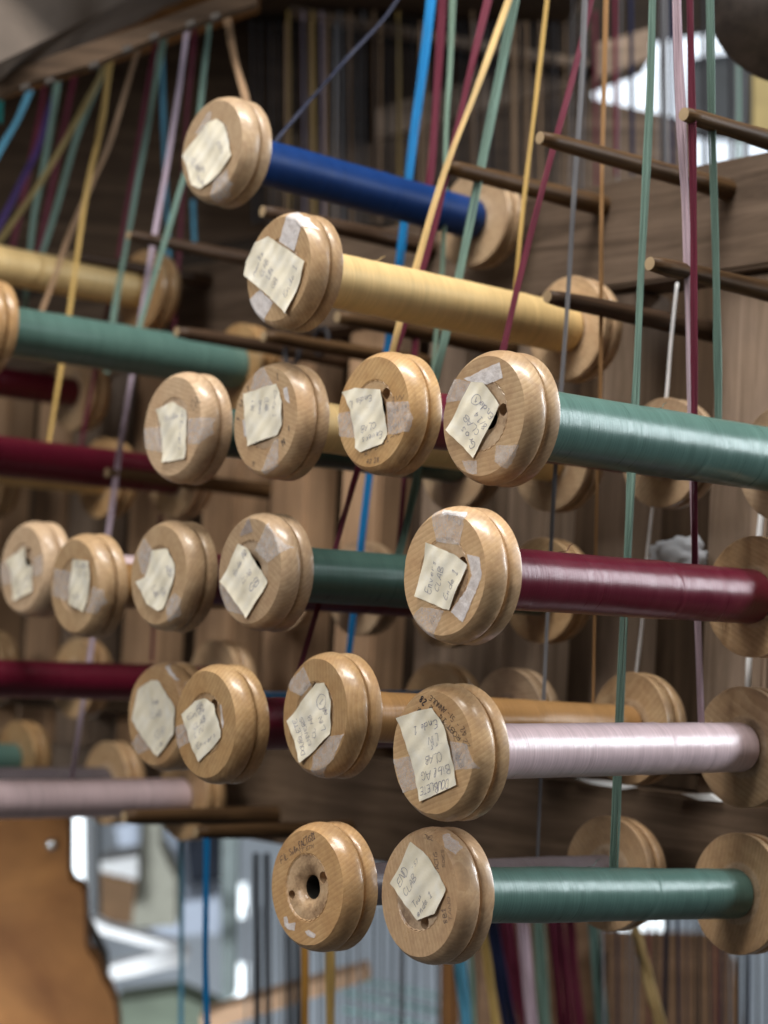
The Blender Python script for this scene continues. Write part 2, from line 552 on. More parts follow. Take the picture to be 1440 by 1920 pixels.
def flange_mesh(name, holes, sd=0):
    def wob(r, z, a):
        chip = 0.0
        if r > 0.0385:
            q = noise.noise(Vector((math.cos(a) * 5 + sd * 7, math.sin(a) * 5, z * 260 + sd)))
            chip = -0.0014 * max(0.0, q - 0.30)
        if 0.0225 < r < 0.0236:
            return 0.00045 * math.sin(a * 28)
        if 0.0085 < r < 0.015:
            return 0.0007 * noise.noise(Vector((math.cos(a) * 3, math.sin(a) * 3, r * 300)))
        return chip + 0.00018 * noise.noise(Vector((math.cos(a) * 2, math.sin(a) * 2 + sd * 3, z * 200)))
    vs, fs = lathe(FACE + RIM + INNER, 112, wob)
    me = mesh(name, vs, fs)
    bm = bmesh.new()
    bm.from_mesh(me)
    bmesh.ops.recalc_face_normals(bm, faces=bm.faces)
    bm.to_mesh(me)
    bm.free()
    if holes:
        base = bpy.data.objects.new("tmp_base", me)
        COL.objects.link(base)
        cutters = []
        for ang, rad, rr in ((0.0, 0.0182, 0.0043), (math.pi * 1.03, 0.0186, 0.0032)):
            bm = bmesh.new()
            bmesh.ops.create_cone(bm, cap_ends=True, segments=24, radius1=rr, radius2=rr, depth=0.024)
            c = bpy.data.objects.new("tmp_cut", bm_mesh("tmp_cut", bm))
            c.location = (rad * math.cos(ang), rad * math.sin(ang), 0.0)
            COL.objects.link(c)
            cutters.append(c)
            md = base.modifiers.new("b", 'BOOLEAN')
            md.object, md.operation, md.solver = c, 'DIFFERENCE', 'EXACT'
        bpy.context.view_layer.update()
        ev = base.evaluated_get(bpy.context.evaluated_depsgraph_get())
        me2 = bpy.data.meshes.new_from_object(ev)
        me2.name = name
        for o in [base] + cutters:
            bpy.data.objects.remove(o)
        me = me2
    me.polygons.foreach_set("use_smooth", [True] * len(me.polygons))
    me.materials.clear()
    me.materials.append(M['wood'])
    me.materials.append(M['hole'])
    for p in me.polygons:
        if p.center.z > 0.0062 and math.hypot(p.center.x, p.center.y) < 0.0083 and p.center.z < 0.0251:
            p.material_index = 1
    try:
        me.set_sharp_from_angle(angle=math.radians(27))
    except Exception:
        pass
    return me


FL_PLAIN = [flange_mesh("flange_plain", False, k) for k in range(5)]
FL_HOLES = [flange_mesh("flange_bored", True, 5 + k) for k in range(3)]


def yarn_mesh(name, rad, seed, mat):
    rnd = random.Random(seed)
    n = 150
    z0, z1 = T - 0.0012, T + LM - 0.0258
    ridge = rnd.uniform(0.55, 0.8)
    lump = [(rnd.uniform(0.05, 0.95), rnd.uniform(0.0001, 0.0003), rnd.uniform(0.02, 0.08)) for _ in range(6)]
    vs, fs, seg = [], [], 56
    for i in range(n + 1):
        t = i / n
        z = z0 + (z1 - z0) * t
        r = rad
        for c, h, wd in lump:
            r += h * math.exp(-((t - c) / wd) ** 2)
        if t > ridge:
            r -= 0.00022
        edge = max(0.0, (t - 0.988) / 0.012)
        r -= 0.0022 * edge ** 2
        r += 0.00004 * noise.noise(Vector((t * 160, seed, 0)))
        for k in range(seg):
            a = 2 * math.pi * k / seg
            rr = r + 0.00016 * noise.noise(Vector((math.cos(a) * 2, math.sin(a) * 2, t * 30 + seed)))
            d = (t - ridge - 0.02 * math.sin(a + seed)) / 0.006
            rr += 0.0005 * math.exp(-d * d) * (0.5 + 0.5 * math.sin(a * 1.0 + seed * 2))
            vs.append((rr * math.cos(a), rr * math.sin(a), z))
    for i in range(n):
        for k in range(seg):
            k2 = (k + 1) % seg
            fs.append((i * seg + k, i * seg + k2, (i + 1) * seg + k2, (i + 1) * seg + k))
    fs.append(tuple(range(n * seg, n * seg + seg)))
    me = mesh(name, vs, fs, True)
    me.materials.append(mat)
    return me


def dome_z(r):
    if r <= RIM[0][0]:
        return 0.0
    for (r0, z0), (r1, z1) in zip(RIM, RIM[1:7]):
        if r <= r1:
            return z0 + (z1 - z0) * (r - r0) / (r1 - r0)
    return RIM[6][1]


def bobbin_matrix(c, dyaw, dpitch):
    th = THETA + math.radians(dyaw)
    p = math.radians(dpitch)
    z = Vector((math.sin(th) * math.cos(p), math.cos(th) * math.cos(p), math.sin(p)))
    x = z.cross(ZUP).normalized()                       # to the viewer's right
    y = z.cross(x)
    return Matrix.Translation(Vector(c) - z * (T / 2)) @ Matrix((x, y, z)).transposed().to_4x4()


class FaceMap:
    """Turns a spot read in the photograph into a spot on one bobbin's front face."""

    def __init__(self, mw, s=1.0, ox=0, oy=0):
        self.inv = mw.inverted()
        self.o = self.inv @ Vector((0, 0, 0))
        self.s, self.ox, self.oy = s, ox, oy

    def __call__(self, p):
        d = (self.inv.to_3x3() @ ray(self.ox + p[0] / self.s, self.oy + p[1] / self.s))
        h = 0.0
        for _ in range(12):
            t = (h - self.o.z) / d.z
            q = self.o + d * t
            r = math.hypot(q.x, q.y)
            h = 0.5 * h + 0.5 * dome_z(r)
        if r > 0.0449:
            q = q * (0.0449 / r)
        return q.x, q.y


def patch(name, poly, mat, parent, zf, step=0.0016):
    """Convex outline on the face, cut from a fine grid so it can curl and drape."""
    cx = sum(p[0] for p in poly) / len(poly)
    cy = sum(p[1] for p in poly) / len(poly)
    poly = sorted(poly, key=lambda p: math.atan2(p[1] - cy, p[0] - cx))
    x0, x1 = min(p[0] for p in poly), max(p[0] for p in poly)
    y0, y1 = min(p[1] for p in poly), max(p[1] for p in poly)
    bm = bmesh.new()
    nx, ny = max(2, int((x1 - x0) / step)), max(2, int((y1 - y0) / step))
    g = [[bm.verts.new((x0 + (x1 - x0) * i / nx, y0 + (y1 - y0) * j / ny, 0)) for i in range(nx + 1)] for j in range(ny + 1)]
    for j in range(ny):
        for i in range(nx):
            bm.faces.new((g[j][i], g[j][i + 1], g[j + 1][i + 1], g[j + 1][i]))
    for a, b in zip(poly, poly[1:] + poly[:1]):
        e = Vector((b[0] - a[0], b[1] - a[1], 0))
        if e.length < 1e-6:
            continue
        bmesh.ops.bisect_plane(bm, geom=bm.verts[:] + bm.edges[:] + bm.faces[:], plane_co=(a[0], a[1], 0), plane_no=(e.y, -e.x, 0), clear_outer=True)
    rag = 0.0006 if name == "tape" else 0.00018
    for v in bm.verts:
        q = noise.noise_vector(Vector((v.co.x * 330, v.co.y * 330, len(poly))))
        v.co.x += q.x * rag
        v.co.y += q.y * rag
        v.co.z = zf(v.co.x, v.co.y)
    me = bm_mesh(name, bm, True)
    return link(name, me, mat, parent)


GL = {  # single-stroke letters in a 0..1 box
    'A': [[(0, 0), (.3, 1), (.6, 0)], [(.12, .38), (.5, .38)]], 'B': [[(.05, 0), (.05, 1), (.4, .95), (.45, .7), (.1, .52), (.5, .4), (.5, .1), (.05, 0)]],
    'C': [[(.55, .85), (.3, 1), (.05, .6), (.1, .15), (.35, 0), (.6, .15)]], 'D': [[(.05, 0), (.08, 1), (.5, .8), (.6, .4), (.4, .05), (0, 0)]],
    'E': [[(.55, .95), (.1, .9), (.05, .55), (.4, .52)], [(.05, .55), (.02, .1), (.3, 0), (.58, .12)]], 'F': [[(.05, 0), (.08, 1), (.55, .98)], [(.06, .55), (.4, .55)]],
    'G': [[(.55, .85), (.25, 1), (.02, .5), (.2, .02), (.5, .1), (.55, .45), (.3, .42)]], 'I': [[(.15, 0), (.18, 1)]], 'L': [[(.1, 1), (.05, .05), (.5, 0)]],
    'N': [[(.03, 0), (.08, 1), (.5, .02), (.55, 1)]], 'O': [[(.3, 1), (.05, .6), (.15, .05), (.5, .1), (.55, .7), (.3, 1)]],
    'R': [[(.05, 0), (.08, 1), (.48, .85), (.42, .55), (.08, .5), (.55, 0)]], 'S': [[(.52, .85), (.25, 1), (.06, .75), (.45, .4), (.4, .05), (.03, .1)]],
    'T': [[(0, 1), (.6, .97)], [(.3, .98), (.27, 0)]], 'U': [[(.05, 1), (.06, .2), (.3, 0), (.52, .25), (.55, 1)]], 'V': [[(0, 1), (.28, 0), (.58, 1)]],
    'a': [[(.45, .5), (.15, .52), (.05, .2), (.25, 0), (.45, .35), (.45, .05), (.55, 0)]], 'b': [[(.08, 1), (.06, .05), (.4, .05), (.42, .42), (.08, .4)]],
    'd': [[(.4, .45), (.1, .45), (.08, .05), (.35, .05), (.45, .4), (.48, 1), (.46, .05), (.56, 0)]], 'e': [[(.05, .25), (.42, .3), (.3, .52), (.06, .35), (.12, .03), (.48, .08)]],
    'g': [[(.42, .5), (.1, .45), (.12, .1), (.42, .15), (.42, .5), (.4, -.3), (.1, -.25)]], 'h': [[(.06, 1), (.05, 0), (.08, .35), (.35, .5), (.4, 0), (.52, 0)]],
    'i': [[(.1, .5), (.1, .05), (.22, 0)], [(.12, .7), (.13, .74)]], 'l': [[(.1, .1), (.25, .9), (.1, .95), (.08, .1), (.28, 0)]],
    'm': [[(.02, .5), (.03, 0), (.06, .4), (.22, .5), (.25, 0), (.3, .4), (.48, .5), (.5, 0), (.6, 0)]], 'n': [[(.03, .5), (.05, 0), (.1, .4), (.32, .5), (.36, .03), (.48, 0)]],
    'o': [[(.25, .5), (.05, .3), (.15, 0), (.4, .1), (.4, .4), (.25, .5)]], 'r': [[(.04, .5), (.06, 0), (.1, .35), (.35, .5)]],
    's': [[(.38, .48), (.1, .45), (.32, .2), (.28, 0), (.02, .05)]], 't': [[(.15, .85), (.12, .08), (.35, .03)], [(0, .55), (.35, .58)]],
    'u': [[(.04, .5), (.08, .05), (.3, .05), (.38, .5), (.4, .05), (.5, 0)]], 'v': [[(.02, .5), (.18, 0), (.4, .5)]], '1': [[(.02, .7), (.22, 1), (.22, 0)], [(.05, 0), (.42, 0)]],
    '2': [[(.05, .75), (.25, 1), (.48, .75), (.05, .02), (.55, .05)]], '4': [[(.35, 0), (.38, 1), (.03, .35), (.55, .38)]], '5': [[(.5, 1), (.1, .97), (.08, .58), (.45, .5), (.4, .05), (.03, .05)]],
    '7': [[(.03, .97), (.5, 1), (.2, 0)]], '8': [[(.28, .52), (.08, .78), (.28, 1), (.46, .78), (.1, .25), (.25, 0), (.48, .22), (.28, .52)]],
    '9': [[(.45, .7), (.2, .55), (.08, .85), (.4, .95), (.44, .6), (.35, 0)]], '/': [[(0, -.1), (.4, 1.05)]], '-': [[(.05, .45), (.5, .47)]], '.': [[(.1, 0), (.13, .05)]],
    '@': [[(.33 + .62 * math.cos(t * .42), .5 + .72 * math.sin(t * .42)) for t in range(16)], [(.2, .65), (.38, .85), (.36, .15)]],
}


def catmull(pts, sub=4):
    if len(pts) < 3:
        return pts
    out = []
    for i in range(len(pts) - 1):
        p0, p1, p2, p3 = pts[max(0, i - 1)], pts[i], pts[i + 1], pts[min(len(pts) - 1, i + 2)]
        for k in range(sub):
            t = k / sub
            out.append(tuple(0.5 * ((2 * b) + (c - a) * t + (2 * a - 5 * b + 4 * c - d) * t * t + (3 * b - a - 3 * c + d) * t ** 3) for a, b, c, d in zip(p0, p1, p2, p3)))
    out.append(pts[-1])
    return out


def write(vs, fs, text, p0, p1, height, zf, pen, rnd):
    """Adds pen strokes for a hand-written line from p0 to p1 (face coordinates)."""
    d = Vector((p1[0] - p0[0], p1[1] - p0[1]))
    ln = d.length
    d.normalize()
    up = Vector((d.y, -d.x))
    adv = ln / max(1, sum(0.45 if c == ' ' else (0.3 if c in '.Iil' else 0.66) for c in text))
    x = 0.0
    for ch in text:
        if ch != ' ':
            dy = rnd.uniform(-.06, .06)
            sx = adv * rnd.uniform(.9, 1.1)
            hh = height * rnd.uniform(.88, 1.12)
            for stroke in GL.get(ch, []):
                pts = [(px + rnd.uniform(-.04, .04), py + rnd.uniform(-.04, .04)) for px, py in stroke]
                pts = catmull(pts)
                P = []
                for px, py in pts:
                    q = Vector(p0) + d * (x + (px + py * 0.12) * sx) + up * ((py + dy) * hh)
                    P.append(q)
                base = len(vs)
                for i, q in enumerate(P):
                    tg = (P[min(i + 1, len(P) - 1)] - P[max(i - 1, 0)])
                    if tg.length < 1e-9:
                        tg = Vector((1, 0))
                    tg.normalize()
                    nn = Vector((-tg.y, tg.x)) * pen * rnd.uniform(.75, 1.15) / 2
                    for sgn in (-1, 1):
                        a = q + nn * sgn
                        vs.append((a.x, a.y, zf(a.x, a.y)))
                for i in range(len(P) - 1):
                    fs.append((base + 2 * i, base + 2 * i + 1, base + 2 * i + 3, base + 2 * i + 2))
        x += adv * (0.45 if ch == ' ' else (0.3 if ch in '.Iil' else 0.66))


BOB = {}


def strand(name, pts, rad, mat, parent, seg=5):
    vs, fs, n = [], [], len(pts)
    for i, p in enumerate(pts):
        t = (pts[min(i + 1, n - 1)] - pts[max(i - 1, 0)]).normalized()
        u = t.cross(Vector((0.2, 0.3, 0.93))).normalized()
        v = t.cross(u)
        for k in range(seg):
            a = 2 * math.pi * k / seg
            vs.append(p + (u * math.cos(a) + v * math.sin(a)) * rad)
    for i in range(n - 1):
        for k in range(seg):
            k2 = (k + 1) % seg
            fs.append((i * seg + k, i * seg + k2, (i + 1) * seg + k2, (i + 1) * seg + k))
    return link(name, mesh(name, vs, fs, True), mat, parent)



def make_bobbin(key, mw, yarn, yrad, label, hole=None, hs=(1, 0, 0), detail=True):
    root = bpy.data.objects.new("yarn_bobbin", None)
    COL.objects.link(root)
    root.matrix_world = mw
    root.empty_display_size = 0.02
    tag(root, label, "bobbin", "wooden bobbins on the rack")
    seed = len(BOB) + 1
    fr = link("front_flange", FL_HOLES[seed % 3] if hole else FL_PLAIN[seed % 5], None, root)
    if hole:
        q = FaceMap(mw, *hs)(hole)
        fr.rotation_euler = (0, 0, math.atan2(q[1], q[0]))
    else:
        fr.rotation_euler = (0, 0, random.uniform(0, 6.28))
    rf = link("rear_flange", FL_PLAIN[(seed + 2) % 5], None, root)
    rf.rotation_euler = (math.pi, 0, random.uniform(0, 6.28))
    rf.location = (0, 0, T + LM)
    if yarn:
        ya = link("yarn", yarn_mesh("yarn", yrad, seed, M['y_' + yarn]), None, root)
    kind = {'R6b': 'wood_amber', 'R6a': 'wood_amber', 'R1': 'wood_pale', 'R4c': 'wood_pale', 'R4d': 'wood_pale', 'R4e': 'wood_pale', 'R5d': 'wood_amber', 'R3a': 'wood', 'R2': 'wood_pale', 'L2': 'wood_amber'}.get(key, 'wood')
    for o_ in (fr, rf):
        o_.material_slots[0].link = 'OBJECT'
        o_.material_slots[0].material = M[kind]
    if yarn and key in ('R1', 'R2', 'R3a', 'R4a', 'R4b', 'R5a', 'R5b', 'R6a', 'L2', 'L5', 'L6'):
        rnd = random.Random(seed * 31)
        a0, z0 = rnd.uniform(3.6, 4.4), rnd.uniform(0.05, 0.28)
        pts = []
        for i in range(14):
            t = i / 13
            rr = yrad + 0.0004 + 0.006 * t * t
            a = a0 + 0.5 * t + 0.2 * math.sin(t * 5)
            pts.append(Vector((rr * math.cos(a), rr * math.sin(a), z0 + 0.014 * t * rnd.choice((1, 1, 0.9)))))
        strand("loose_end", pts, 0.00022, M['y_' + yarn], ya)
    BOB[key] = dict(root=root, mw=mw, rho=(mw @ Vector((0, 0, 0.15))).dot(ROW), yr=yrad, front=fr)
    return root


def dress(key, scale, ox, oy, notes=(), tapes=(), texts=(), marks=(), pen=0.00030, tape_kind='tape', seed=1):
    b = BOB[key]
    fm = FaceMap(b['mw'], scale, ox, oy)
    rnd = random.Random(seed * 17 + 3)
    ph = [rnd.uniform(0, 6) for _ in range(4)]

    def note_z(x, y):
        r = math.hypot(x, y)
        bulge = 0.0008 * (1 + math.sin(x * 170 + ph[0]) * math.cos(y * 150 + ph[1])) + 0.00025 * math.sin((x + y) * 420 + ph[2])
        lift = 0.0022 * max(0, (r - 0.019) / 0.02) ** 2
        return dome_z(r) - 0.0005 - bulge - lift

    def tape_z(x, y):
        r = math.hypot(x, y)
        return dome_z(min(r, 0.0449)) - 0.00018 - 0.00022 * (1 + math.sin(x * 520 + ph[3]) * math.sin(y * 470)) - (0.0003 if r > 0.0385 else 0)

    first = None
    for poly in notes:
        o = patch("paper_note", [fm(p) for p in poly], M['paper'], b['root'], note_z)
        first = first or o
    for item in tapes:
        kind, poly = item if isinstance(item[0], str) else (tape_kind, item)
        patch("tape", [fm(p) for p in poly], M[kind], b['root'], tape_z)
    if texts and first:
        vs, fs = [], []
        for t in texts:
            write(vs, fs, t[0], fm(t[1]), fm(t[2]), t[3], lambda x, y: note_z(x, y) - 0.00016, pen * (t[4] if len(t) > 4 else 1), rnd)
        link("handwriting", mesh("handwriting", vs, fs), M['ink'], first)
    for mk, lst in marks:
        vs, fs = [], []
        for t in lst:
            write(vs, fs, t[0], fm(t[1]), fm(t[2]), t[3], lambda x, y: dome_z(math.hypot(x, y)) - 0.00012, 0.00045 * (t[4] if len(t) > 4 else 1), rnd)
        o = link("ink_marking", mesh("ink_marking", vs, fs), M[mk], b['root'])


FIT = {
    'R1': ((-0.1469, 1.6724, 0.4065), -3.27, -0.48, 'blue', .0190, "topmost bobbin, wound with navy blue silk"),
    'R2': ((-0.0786, 1.5404, 0.2851), -0.06, -0.37, 'yellow', .0212, "bobbin of golden yellow silk with a note taped crosswise, below the blue one"),
    'R3a': ((0.0722, 1.3501, 0.1594), 0.24, 0.04, 'green', .0238, "large bobbin of sea green silk cut by the right edge, circled number on note"),
    'R3b': ((-0.0014, 1.4771, 0.1732), -0.18, 0.40, 'maroon', .0205, "bobbin with folded note below a round hole, left of the large green bobbin"),
    'R3c': ((-0.0835, 1.5605, 0.1731), -0.76, 0.11, 'yellow', .0195, "bobbin with black tick marks round its face, third row"),
    'R3d': ((-0.1622, 1.6424, 0.1728), -0.78, 0.63, 'dark_green', .0200, "leftmost fully visible bobbin of the third row, note under a broad tape"),
    'R4a': ((0.0510, 1.3326, 0.0537), -0.31, 0.59, 'maroon', .0205, "sharp bobbin of glossy maroon silk with note and torn white tape"),
    'R4b': ((-0.0887, 1.5601, 0.0575), -0.23, 0.69, 'dark_green', .0212, "bobbin of dark green silk with diamond-shaped note, left of the maroon one"),
    'R4c': ((-0.1674, 1.6545, 0.0539), -0.13, 0.01, 'maroon', .0205, "bobbin with crumpled note, third from left in the middle row"),
    'R4d': ((-0.2513, 1.7699, 0.0454), 1.14, 2.97, 'brown', .0195, "bobbin with narrow upright note, second from left in the middle row"),
    'R4e': ((-0.3235, 1.9227, 0.0621), -0.13, 0.53, 'pink', .0190, "leftmost bobbin of the middle row, note torn in two pieces"),
    'R5a': ((0.0500, 1.3524, -0.0617), 0.04, 1.34, 'pink', .0185, "bobbin of pale pink silk with a long creased note and marker writing"),
    'R5b': ((-0.0308, 1.4774, -0.0453), 3.04, -0.67, 'brown', .0185, "bobbin of golden brown silk with six-sided note, left of the pale pink one"),
    'R5c': ((-0.1145, 1.5503, -0.0586), 0.47, 1.52, 'maroon', .0200, "bobbin overlapping its neighbour, pointed note under a small round hole"),
    'R5d': ((-0.1693, 1.7083, -0.0605), -0.08, 1.95, 'azure', .0200, "bobbin half hidden behind its neighbour, note with a folded-over edge"),
    'R6a': ((0.0468, 1.3723, -0.1570), 1.84, -1.44, 'green', .0187, "lowest front bobbin of shiny green silk with five-sided note"),
    'R6b': ((-0.0297, 1.4538, -0.1644), -1.31, 0.11, 'grey', .0150, "bobbin without a note, bare bored centre and two white paper scraps"),
}
HOLES = {'R3a': ((735, 725), 5.76, 820, 640), 'R3b': ((655, 530), 6.26, 620, 650), 'R4a': ((712, 640), 5.76, 750, 940), 'R5c': ((605, 600), 7.2, 320, 1230),
         'R6a': ((572, 1165), 6.0, 700, 1540), 'R6b': ((665, 715), 6.26, 500, 1530), 'R4d': ((805, 1010), 5.76, 0, 965), 'R4e': ((322, 350), 5.76, 0, 965), 'R5b': ((455, 465), 6.545, 520, 1210)}
for k, (c, dy, dp, yk, yr, lb) in FIT.items():
    mw = bobbin_matrix(c, dy, dp)
    h = HOLES.get(k)
    make_bobbin(k, mw, yk, yr, lb, h[0] if h else None, h[1:] if h else (1, 0, 0))

# bobbins of the far left block: placed by the spot where the rear flange meets the back plane
S_FAR = 0.915 + LM


def far_bobbin(key, x, y, yarn, yr, label, dy=0.0, dp=0.0, ds=0.0):
    th, p = THETA + math.radians(dy), math.radians(dp)
    z = Vector((math.sin(th) * math.cos(p), math.cos(th) * math.cos(p), math.sin(p)))
    c = on_s(x, y, S_FAR + ds) - z * LM
    make_bobbin(key, bobbin_matrix(c, dy, dp), yarn, yr, label)


far_bobbin('L2', 463, 691, 'green', .0235, "bobbin of sea green silk whose near flange is cut by the left edge", 0, 0)
far_bobbin('L1', 282, 548, 'yellow', .0200, "bobbin of yellow silk entering from the left edge, behind pegs", 0, 0)
far_bobbin('L3', 345, 895, 'maroon', .0200, "long maroon bobbin entering from the left edge under the green one", 0, 0)
far_bobbin('L3b', 206, 898, 'yellow', .0195, "cream yellow bobbin mostly hidden under the long maroon one", 0, 0)
far_bobbin('L3c', -8, 905, 'brown', .0195, "bobbin whose far flange peeks in at the left edge, third row", 0, 0)
far_bobbin('L2b', 155, 738, 'maroon', .0165, "short visible maroon bobbin end under the left green one", 0, 0)
far_bobbin('L5', 418, 1283, 'maroon', .0180, "maroon bobbin entering from the left edge between the fourth and fifth rows", 0, 0.6)
far_bobbin('L5b', 158, 1272, 'grey', .0160, "bobbin whose far flange stands behind the left maroon one", 0, 0)
far_bobbin('L5c', -12, 1252, 'green', .0160, "bobbin whose far flange peeks in at the left edge above the maroon one", 0, 0)
far_bobbin('L6', 362, 1493, 'pink', .0190, "pale pink bobbin entering from the left edge above the orange panel", 0, 0.6)
far_bobbin('L6b', 216, 1468, 'grey', .0175, "dark grey bobbin just above the left pale pink one", 0, 0.5)
far_bobbin('L6c', 46, 1425, 'green', .0190, "teal green bobbin end at the left edge above the pale pink one", 0, 0)

dress('R4a', 5.76, 750, 940,
      notes=[[(300, 445), (590, 570), (740, 690), (545, 1175), (480, 1160), (185, 1025)]],
      tapes=[('tape', [(460, 80), (745, 150), (650, 470), (400, 440)]), ('tape', [(230, 1140), (480, 1180), (415, 1500), (300, 1480), (195, 1340)]),
             ('tape_white', [(725, 570), (860, 600), (890, 780), (780, 800)]), ('tape_white', [(780, 800), (890, 780), (830, 960), (715, 960)]),
             ('tape_white', [(715, 960), (830, 960), (740, 1180), (680, 1310), (555, 1190)]), ('tape_white', [(470, 90), (740, 120), (720, 170), (470, 145)]),
             ('tape_white', [(200, 1340), (300, 1400), (415, 1490), (300, 1490)])],
      texts=[("Envers", (340, 1005), (412, 630), .0052), ("CLAB", (425, 990), (495, 715), .0048), ("Ende 1", (525, 1075), (640, 745), .0052)], seed=1,
      marks=[('stamp', [("SMELLS", (520, 180), (660, 250), .0022, .8), ("2157", (340, 1330), (410, 1240), .003, .8)])])
dress('R3a', 5.76, 820, 640,
      notes=[[(375, 440), (520, 450), (692, 690), (405, 1265), (118, 960)]],
      tapes=[('tape_white', [(285, 410), (675, 222), (712, 395), (540, 470), (375, 440)]), ('tape', [(215, 340), (360, 440), (280, 640), (80, 660)]),
             ('tape', [(640, 1130), (890, 1120), (860, 1230), (770, 1385), (620, 1300)]), ('tape', [(270, 1290), (430, 1290), (435, 1440), (330, 1420)])],
      texts=[("Gros", (440, 1110), (285, 900), .0055, 1.2), ("CLAB", (480, 985), (335, 780), .0048), ("8/14", (560, 920), (440, 750), .0042), ("Ende", (625, 800), (480, 630), .0050, 1.2), ("@", (470, 600), (400, 590), .0055)], seed=2)
dress('R3b', 6.26, 620, 650,
      notes=[[(170, 540), (300, 485), (600, 505), (640, 690), (250, 740)], [(250, 740), (640, 690), (672, 1030), (620, 1140), (365, 1240), (310, 1190)]],
      tapes=[[(100, 780), (270, 750), (300, 1080), (105, 1120)], [(660, 650), (915, 640), (985, 850), (930, 1000), (680, 1040)]],
      texts=[("Envers", (610, 985), (385, 1080), .0050), ("CLAB", (550, 880), (370, 940), .0046), ("Ende L", (490, 560), (240, 650), .0050)],
      marks=[('stamp', [("R- B-11-NL", (400, 1290), (830, 1010), .0032), ("SVNV 5", (700, 1000), (890, 860), .0030), ("42 28", (420, 1380), (570, 1350), .0032), ("1VV", (720, 640), (860, 610), .003), ("28 54", (740, 780), (900, 720), .003)])], seed=3)
dress('R3c', 6.857, 430, 670,
      notes=[[(205, 470), (620, 340), (690, 560), (690, 870), (620, 1000), (240, 1145)]],
      tapes=[[(330, 210), (565, 60), (570, 350), (270, 430)], [(400, 1120), (640, 1050), (650, 1400), (500, 1560), (420, 1450)],
             ('tape_white', [(695, 400), (750, 385), (782, 600), (720, 530)]), ('tape_white', [(170, 795), (215, 800), (235, 1010), (205, 1030)])],
      texts=[("Ende 1", (590, 430), (585, 790), .0040, .8), ("CLAB", (480, 520), (470, 690), .0042), ("Envers", (400, 560), (390, 740), .0042), ("LIN", (300, 560), (300, 690), .0040)],
      marks=[('marker', [("1", (240, 440), (275, 410), .005, 1.6), ("U", (150, 640), (190, 550), .0042, 2), ("T", (130, 830), (150, 760), .004, 2), ("I", (760, 950), (800, 930), .004, 2.2), ("N", (690, 1150), (740, 1090), .005, 2), ("A", (320, 1400), (350, 1330), .0045, 1.2), ("I", (620, 300), (640, 290), .006, 1.5)])], seed=4)
dress('R3d', 7.579, 260, 690,
      notes=[[(255, 595), (500, 480), (690, 600), (695, 720), (330, 820)], [(330, 820), (695, 720), (695, 1290), (360, 1345)]],
      tapes=[[(80, 880), (330, 840), (350, 1200), (95, 1250)], [(700, 720), (1050, 700), (1130, 960), (860, 1080), (700, 1080)]],
      texts=[("Envers", (600, 760), (600, 1200), .0042), ("Ende 1", (390, 760), (660, 670), .0045)],
      marks=[('stamp', [("OA", (770, 620), (900, 500), .008, 1.4)])], seed=5)
dress('R4b', 6.857, 400, 950,
      notes=[[(340, 480), (440, 530), (722, 975), (450, 1440), (122, 965)]],
      tapes=[[(540, 560), (720, 210), (985, 520), (870, 600), (700, 720)], [(130, 1000), (230, 1080), (420, 1400), (200, 1430), (60, 1050)],
             ('tape_clear', [(345, 360), (480, 140), (512, 320), (370, 385)])],
      texts=[("Ende AR", (290, 900), (450, 590), .0048), ("CLAB", (410, 1000), (520, 850), .0045), ("GB", (500, 1110), (610, 960), .0052, 1.5)], seed=6)
dress('R4c', 7.579, 235, 965,
      notes=[[(400, 510), (600, 480), (720, 700), (690, 980), (550, 1340), (300, 890)], [(170, 960), (300, 890), (550, 1340), (490, 1370), (330, 1270)]],
      tapes=[[(270, 330), (390, 500), (300, 850), (240, 840), (165, 560)], [(580, 1280), (700, 1100), (800, 1200), (815, 1420), (640, 1530)]],
      texts=[("ARo", (590, 750), (660, 920), .0050), ("CLAB", (390, 1040), (450, 1190), .0050), ("GB", (500, 1080), (560, 1180), .0048)], seed=7)
dress('R4d', 5.76, 0, 965,
      notes=[[(800, 480), (980, 500), (1005, 700), (920, 1050), (740, 960), (775, 700)]],
      tapes=[[(590, 580), (780, 620), (740, 940), (565, 870)], [(1010, 770), (1190, 810), (1200, 950), (1050, 1070), (930, 1050)]],
      texts=[("Ende", (830, 570), (960, 580), .0045), ("LIN", (840, 660), (960, 670), .0045), ("AB", (780, 900), (880, 920), .0045)], seed=8)
dress('R4e', 5.76, 0, 965,
      notes=[[(75, 500), (280, 340), (300, 570), (130, 640)], [(130, 640), (360, 540), (372, 830), (155, 935)]],
      tapes=[[(15, 520), (80, 500), (130, 640), (130, 740), (30, 770)], [(370, 480), (540, 420), (550, 640), (370, 680)]],
      texts=[("CLAB", (180, 760), (340, 700), .0045), ("LIN", (190, 860), (330, 790), .0045)], seed=9)
